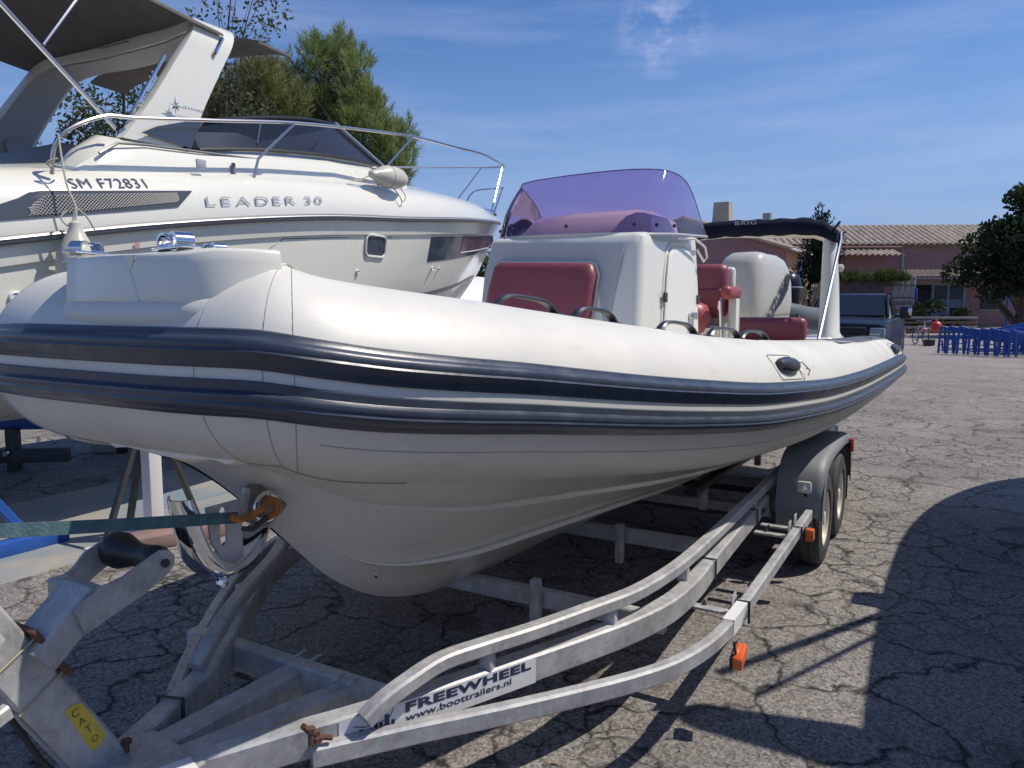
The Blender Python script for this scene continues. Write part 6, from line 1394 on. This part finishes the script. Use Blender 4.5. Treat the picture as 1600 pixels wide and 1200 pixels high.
mk('cab', G().loft([[T_(x, -.93, z0), T_(x, -w, z1 - .05), T_(x, -w + .1, z1), T_(x, w - .1, z1), T_(x, w, z1 - .05), T_(x, .93, z0)] for x, w, z0, z1 in cabr]), M_carblack, pk, angle=35)
mk('windshield', G().add([T_(1.475, -.80, 1.43), T_(1.475, .80, 1.43), T_(2.13, .70, 1.90), T_(2.13, -.70, 1.90)], [(0, 1, 2, 3)]), M_carglass, pk, smooth=False)
mk('roof_trim', G().tube([T_(2.16, -.74, 1.925), T_(2.16, .74, 1.925)], .012, 6), M_steel, pk)
mk('pillar', G().tube([T_(1.46, .86, 1.40), T_(2.15, .76, 1.92)], .03, 6), M_carblack, pk)
for sg in (1, -1):
    mk('side_window', G().add([T_(1.75, sg * .925, 1.45), T_(2.75, sg * .925, 1.45), T_(2.7, sg * .84, 1.85), T_(2.25, sg * .84, 1.85)], [(0, 1, 2, 3)]), M_carglass, pk, smooth=False)
    mk('side_window', G().add([T_(2.82, sg * .925, 1.45), T_(3.45, sg * .925, 1.45), T_(3.25, sg * .84, 1.83), T_(2.8, sg * .84, 1.85)], [(0, 1, 2, 3)]), M_carglass, pk, smooth=False)
    mm = mk('mirror', G().box(T_(1.72, sg * 1.22, 1.50), (.14, .26, .30), AX, .05), M_black, pk)
    mk('mirror_arm', G().tube([T_(1.7, sg * .98, 1.40), T_(1.72, sg * 1.15, 1.44)], .03, 6), M_black, mm)
    mk('mirror_cap', G().box(T_(1.69, sg * 1.30, 1.52), (.13, .08, .2), AX, .03), M_steel, mm)
    hl = mk('headlight', G().box(T_(.02, sg * .76, 1.03), (.16, .32, .28), AX, .04), mat('grey_lamp_glass', (.22, .25, .28), .1, coat=1.0), pk)
    mk('lamp_inner', G().box(T_(-.065, sg * .72, 1.03), (.02, .22, .05), AX, .01), M_steel, hl)
    for x in (.95, 4.75):
        c = T_(x, sg * .92, .40); ax = SV * sg
        wh = mk('wheel', G().lathe(c, ax, [(-.1, .2), (-.1, .38), (-.06, .41), (.07, .41), (.1, .38), (.1, .26), (.06, .25), (.04, 0)], 28), M_rubber, pk); mk('rim', G().lathe(c, ax, [(.07, .25), (.09, .24), (.07, .1), (.1, .05), (.1, 0)], 20), M_dsteel, wh)
gr = mk('grille', G().box(T_(-.01, 0, .98), (.08, 1.1, .40), AX, .04), M_black, pk)
for z in (.86, .95, 1.04, 1.12): mk('grille_bar', G().box(T_(-.06, 0, z), (.02, 1.04, .035), AX, .006), M_carblack, gr)
mk('bumper', G().box(T_(-.06, 0, .62), (.18, 1.86, .24), AX, .06), M_black, pk)
mk('plate', G().box(T_(-.16, 0, .62), (.01, .52, .11), AX, .002), M_board, pk)
# small grey inflatable and its dark outboard behind the arch
_B = B
def B(a, b, z): return _B(a + .3, b + .20, z + (.30 if z > .6 else 0))
gi_ = thing('small_inflatable', B(13.5, -1.6, 0), 'small grey inflatable with a white backed seat parked behind the engine', 'boat', ROTZ)
tp = [(11.9, -2.6, 1.28), (12.0, -2.2, 1.34), (12.05, -1.5, 1.38), (12.0, -.85, 1.34), (12.3, -.5, 1.26), (13.2, -.4, 1.2), (15.2, -.4, 1.15)]
mk('tube', G().tube([B(*p) for p in spline(tp, 5)], .17, 14), M_hypgrey, gi_); mk('tube', G().tube([B(*p) for p in spline([(11.9, -2.6, 1.28), (12.3, -3.0, 1.24), (13.2, -3.1, 1.2), (15.2, -3.1, 1.15)], 5)], .23, 14), M_hypgrey, gi_)
mk('hull', G().loft([[B(a, -3.0, 1.1), B(a, -1.75, zk), B(a, -.5, 1.1)] for a, zk in ((12.0, .9), (12.8, .65), (15.2, .6))], closed=False), M_lead, gi_)
mk('side_skirt', G().prism([B(12.2, -.36, 1.25), B(15, -.36, 1.15), B(15, -.36, .7), B(12.6, -.36, .8)], SV * .04), M_hypgrey, gi_, smooth=False)
mk('white_stripe', G().tube([B(*p) for p in ((11.88, -2.2, 1.48), (11.9, -1.4, 1.52), (11.92, -.9, 1.47), (12.3, -.5, 1.38))], .06, 8), M_white, gi_)
mk('seat_back', G().box(B(12.9, -1.5, 1.62), (.12, 1.2, .28), AX, .05), M_lead, gi_)
mk('screen', G().add([B(12.7, -2.0, 1.6), B(12.7, -.9, 1.6), B(12.8, -.95, 1.95), B(12.8, -1.95, 1.95)], [(0, 1, 2, 3)]), M_clearg, gi_, smooth=False)
mk('outboard', G().loft([[B(12.6 + w * cos(t), -.55 + w * .8 * sin(t), z) for t in [2 * pi * k / 16 for k in range(16)]] for z, w in ((1.15, .12), (1.3, .18), (1.45, .24), (1.7, .25), (1.85, .2), (1.92, .05))]), M_carblack, gi_, angle=60)
mk('outboard_band', G().tube([B(12.6 + .255 * cos(t), -.55 + .21 * sin(t), 1.66) for t in [2 * pi * k / 20 for k in range(20)]], .012, 5, loop=True), M_board, gi_)
mk('trailer_frame', G().box(B(13.6, -1.7, .45), (3.6, .1, .12), AX, .01), M_galv, gi_); mk('trailer_frame', G().box(B(13.6, -.6, .45), (3.6, .1, .12), AX, .01), M_galv, gi_)
B = _B
# white covered boat glimpsed under the cruiser bow
wcb = thing('covered_boat', B(15.5, -7.2, 0), 'white shrink wrapped boat glimpsed under the bow of the cruiser', 'boat', ROTZ)
mk('cover', G().loft([[B(a, -7.6 + h * x, z0 + (zt - z0) * y) for x, y in ((-1, 0), (-.9, .55), (-.35, 1), (.35, 1), (.9, .55), (1, 0))] for a, h, z0, zt in ((11.5, .35, 1.2, 1.75), (12.5, .9, 1.1, 2.15), (14.5, 1.1, 1.1, 2.3), (17.5, 1.1, 1.1, 2.2))]), M_white, wcb, angle=50)
mk('hull', G().loft([[B(a, -7.6 + h * x, z) for x, z in ((-1, 1.2), (-.8, .7), (0, .4), (.8, .7), (1, 1.2))] for a, h in ((11.5, .3), (12.5, .85), (14.5, 1.05), (17.5, 1.05))], closed=False), M_lead, wcb)
# blue trestles in two untidy stacks
def trestle(p0, p1, legh0, legh1, label, k):
    o = thing('blue_trestle', (p0[0], p0[1], 0), label, 'trestle', 0, 'blue steel trestles stacked in the yard')
    P0, P1 = Vector(p0), Vector(p1); dr_ = (P1 - P0).normalized(); sd = dr_.cross(ZV).normalized()
    mk('top_bar', G().sweep([P0, P1], rrect(.09, .09)), M_blue, o, angle=30)
    for P, h in ((P0, legh0), (P1, legh1)):
        for s_ in (-1, 1):
            q = P + sd * .02 * s_ + dr_ * (.05 + .06 * s_)
            ft = Vector((q.x + .03 * s_, q.y - .03 * s_, max(.03, P.z - h)))
            mk('leg', G().sweep([q, ft], rrect(.06, .06), up=sd), M_blue, o, angle=30)
        mk('leg_brace', G().sweep([P + dr_ * -.08 - ZV * (P.z * .35), P + dr_ * .25 - ZV * (P.z * .35)], rrect(.035, .035)), M_blue, o, angle=30)
    if k % 3 == 0: mk('lower_bar', G().sweep([P0 - ZV * (P0.z - .14), Vector((P1.x, P1.y, .14))], rrect(.04, .04)), M_blue, o, angle=30)
ordn = ['leftmost of the front stack, beside the bicycle', 'second from the left in the front stack', 'third from the left in the front stack', 'fourth from the left in the front stack', 'fifth from the left in the front stack', 'sixth from the left in the front stack', 'seventh from the left in the front stack', 'nearest of the front stack, leaning down to the right']
for k in range(8):
    x = 14.62 + k * .165 + .03 * sin(k * 5); y = 26.2 - k * .28
    trestle((x, y, .92 + .02 * (k % 3) - .012 * k), (x + 2.0 - .03 * k, y - .1, .42 - .10 * (k / 7)), 1.0, .45, 'blue steel trestle, ' + ordn[k], k)
ord2 = ['at the far left of the back stack', 'second from the left in the back stack', 'third from the left in the back stack', 'fourth from the left in the back stack', 'fifth from the left in the back stack', 'sixth from the left in the back stack', 'at the right picture edge in the back stack']
for k in range(7):
    x = 16.7 + k * .24; y = 26.4 - k * .22
    trestle((x + .9, y, 1.02 - .02 * (k % 2)), (x - 1.3, y + .9, .45 + .05 * (k % 3)), 1.05, .5, 'blue steel trestle, ' + ord2[k], k)
# bicycle seen end-on
def bicycle(x, y, yaw, label, sc=1.0, m=M_steel):
    o = thing('bicycle', (x, y, 0), label, 'bicycle'); d = Vector((sin(yaw), cos(yaw), 0)); s_ = Vector((cos(yaw), -sin(yaw), 0))
    def q(u, w, z): return Vector((x, y, 0)) + (d * u + s_ * w + ZV * z) * sc
    for u in (-.52, .52):
        wh = mk('wheel', G().tube([q(u + .32 * cos(t), 0, .34 + .32 * sin(t)) for t in [2 * pi * k / 24 for k in range(24)]], .022 * sc, 6, loop=True), M_rubber, o)
        g = G()
        for k in range(10): t = 2 * pi * k / 10; g.tube([q(u, 0, .34), q(u + .31 * cos(t), 0, .34 + .31 * sin(t))], .003, 3)
        mk('spokes', g, M_steel, wh, kind='stuff')
    fr_ = G()
    for a, b in (((-.52, 0, .34), (-.15, 0, .36)), ((-.15, 0, .36), (-.22, 0, .80)), ((-.22, 0, .80), (.35, 0, .82)), ((.35, 0, .82), (-.15, 0, .36)), ((-.52, 0, .34), (-.22, 0, .80))): fr_.tube([q(*a), q(*b)], .016 * sc, 6)
    mk('frame', fr_, m, o, kind='stuff'); mk('fork', G().tube([q(-.0 + .35, 0, .95), q(.38, 0, .75), q(.52, 0, .34)], .016 * sc, 6), m, o)
    mk('handlebar', G().tube([q(.30, -.28, 1.02), q(.36, -.1, 1.0), q(.36, .1, 1.0), q(.30, .28, 1.02)], .014 * sc, 6), M_steel, o)
    mk('saddle', G().box(q(-.26, 0, .92), (.14 * sc, .26 * sc, .06), (s_, d, ZV), .02), M_black, o); mk('pedal', G().box(q(-.13, .12, .22), (.1, .06, .03), (s_, d, ZV), .005), M_dsteel, o); mk('pedal', G().box(q(-.13, -.12, .45), (.1, .06, .03), (s_, d, ZV), .005), M_dsteel, o)
    return o
bicycle(17.0, 32.0, pi + .12, 'bicycle standing end on between the pickup and the blue trestles')
def buoy(x, y, z, r, label, m):
    o = thing('buoy', (x, y, z), label, 'buoy'); mk('ball', G().lathe(Vector((x, y, z)), ZV, [(r * (1 - cos(t)), r * sin(t)) for t in [pi * k / 10 for k in range(11)]], 18), m, o); mk('eye', G().lathe(Vector((x, y, z + 2 * r)), ZV, [(-.02, .05), (.05, .05), (.07, .02)], 10), m, o)
M_rb = mat('red_plastic', (.55, .03, .04), .4); M_pk = mat('faded_pink_plastic', (.6, .22, .2), .5)
buoy(17.75, 32.2, .55, .22, 'round red buoy behind the left end of the blue trestles', M_rb)
buoy(17.35, 32.4, .42, .15, 'small faded pink buoy beside the red buoy', M_pk)
buoy(16.15, 32.0, .30, .20, 'pink buoy standing beside the pickup', M_pk)
for x, y, lb_ in ((18.15, 31.5, 'small black crate at the feet of the blue trestles'), (17.9, 31.2, 'small black box left of the black crate on the asphalt')):
    o = thing('small_crate', (x - 1.0, y, 0), lb_, 'crate'); mk('body', G().box((x - 1.0, y, .12), (.28, .25, .22), None, .02), M_black, o); mk('lid', G().box((x - 1.0, y, .245), (.3, .27, .03), None, .01), M_dsteel, o)

# loose grit and dry leaves on the asphalt
g = G()
for _ in range(900):
    a, b = rng.uniform(.8, 11), rng.uniform(-3, 4.5); r = rng.uniform(.002, .008) * (1 + a * .12); c = B(a, b, r * .4)
    u = rng.uniform(0, 6.28); g.add([c + Vector((cos(u + k * 2.09) * r, sin(u + k * 2.09) * r, 0)) for k in range(3)] + [c + Vector((0, 0, r * .8))], [(0, 1, 3), (1, 2, 3), (2, 0, 3)])
mk('loose_grit', g, mat('grit', (.30, .28, .25), .9, var=.4, vscale=30), smooth=False, kind='stuff')
g = G()
for _ in range(150):
    a, b = rng.uniform(1.0, 12), rng.uniform(-3, 4.5); r = rng.uniform(.010, .022); c = B(a, b, .006); u = rng.uniform(0, 6.28); d = Vector((cos(u), sin(u), .1)); e = Vector((-sin(u), cos(u), rng.uniform(-.2, .3)))
    g.add([c - d * r, c + e * r * .35 + Vector((0, 0, .004)), c + d * r + Vector((0, 0, .005)), c - e * r * .35 + Vector((0, 0, .004))], [(0, 1, 2, 3)])
mk('dry_leaves', g, mat('dry_leaf', (.22, .15, .08), .8, var=.4, vscale=30), smooth=False, kind='stuff')
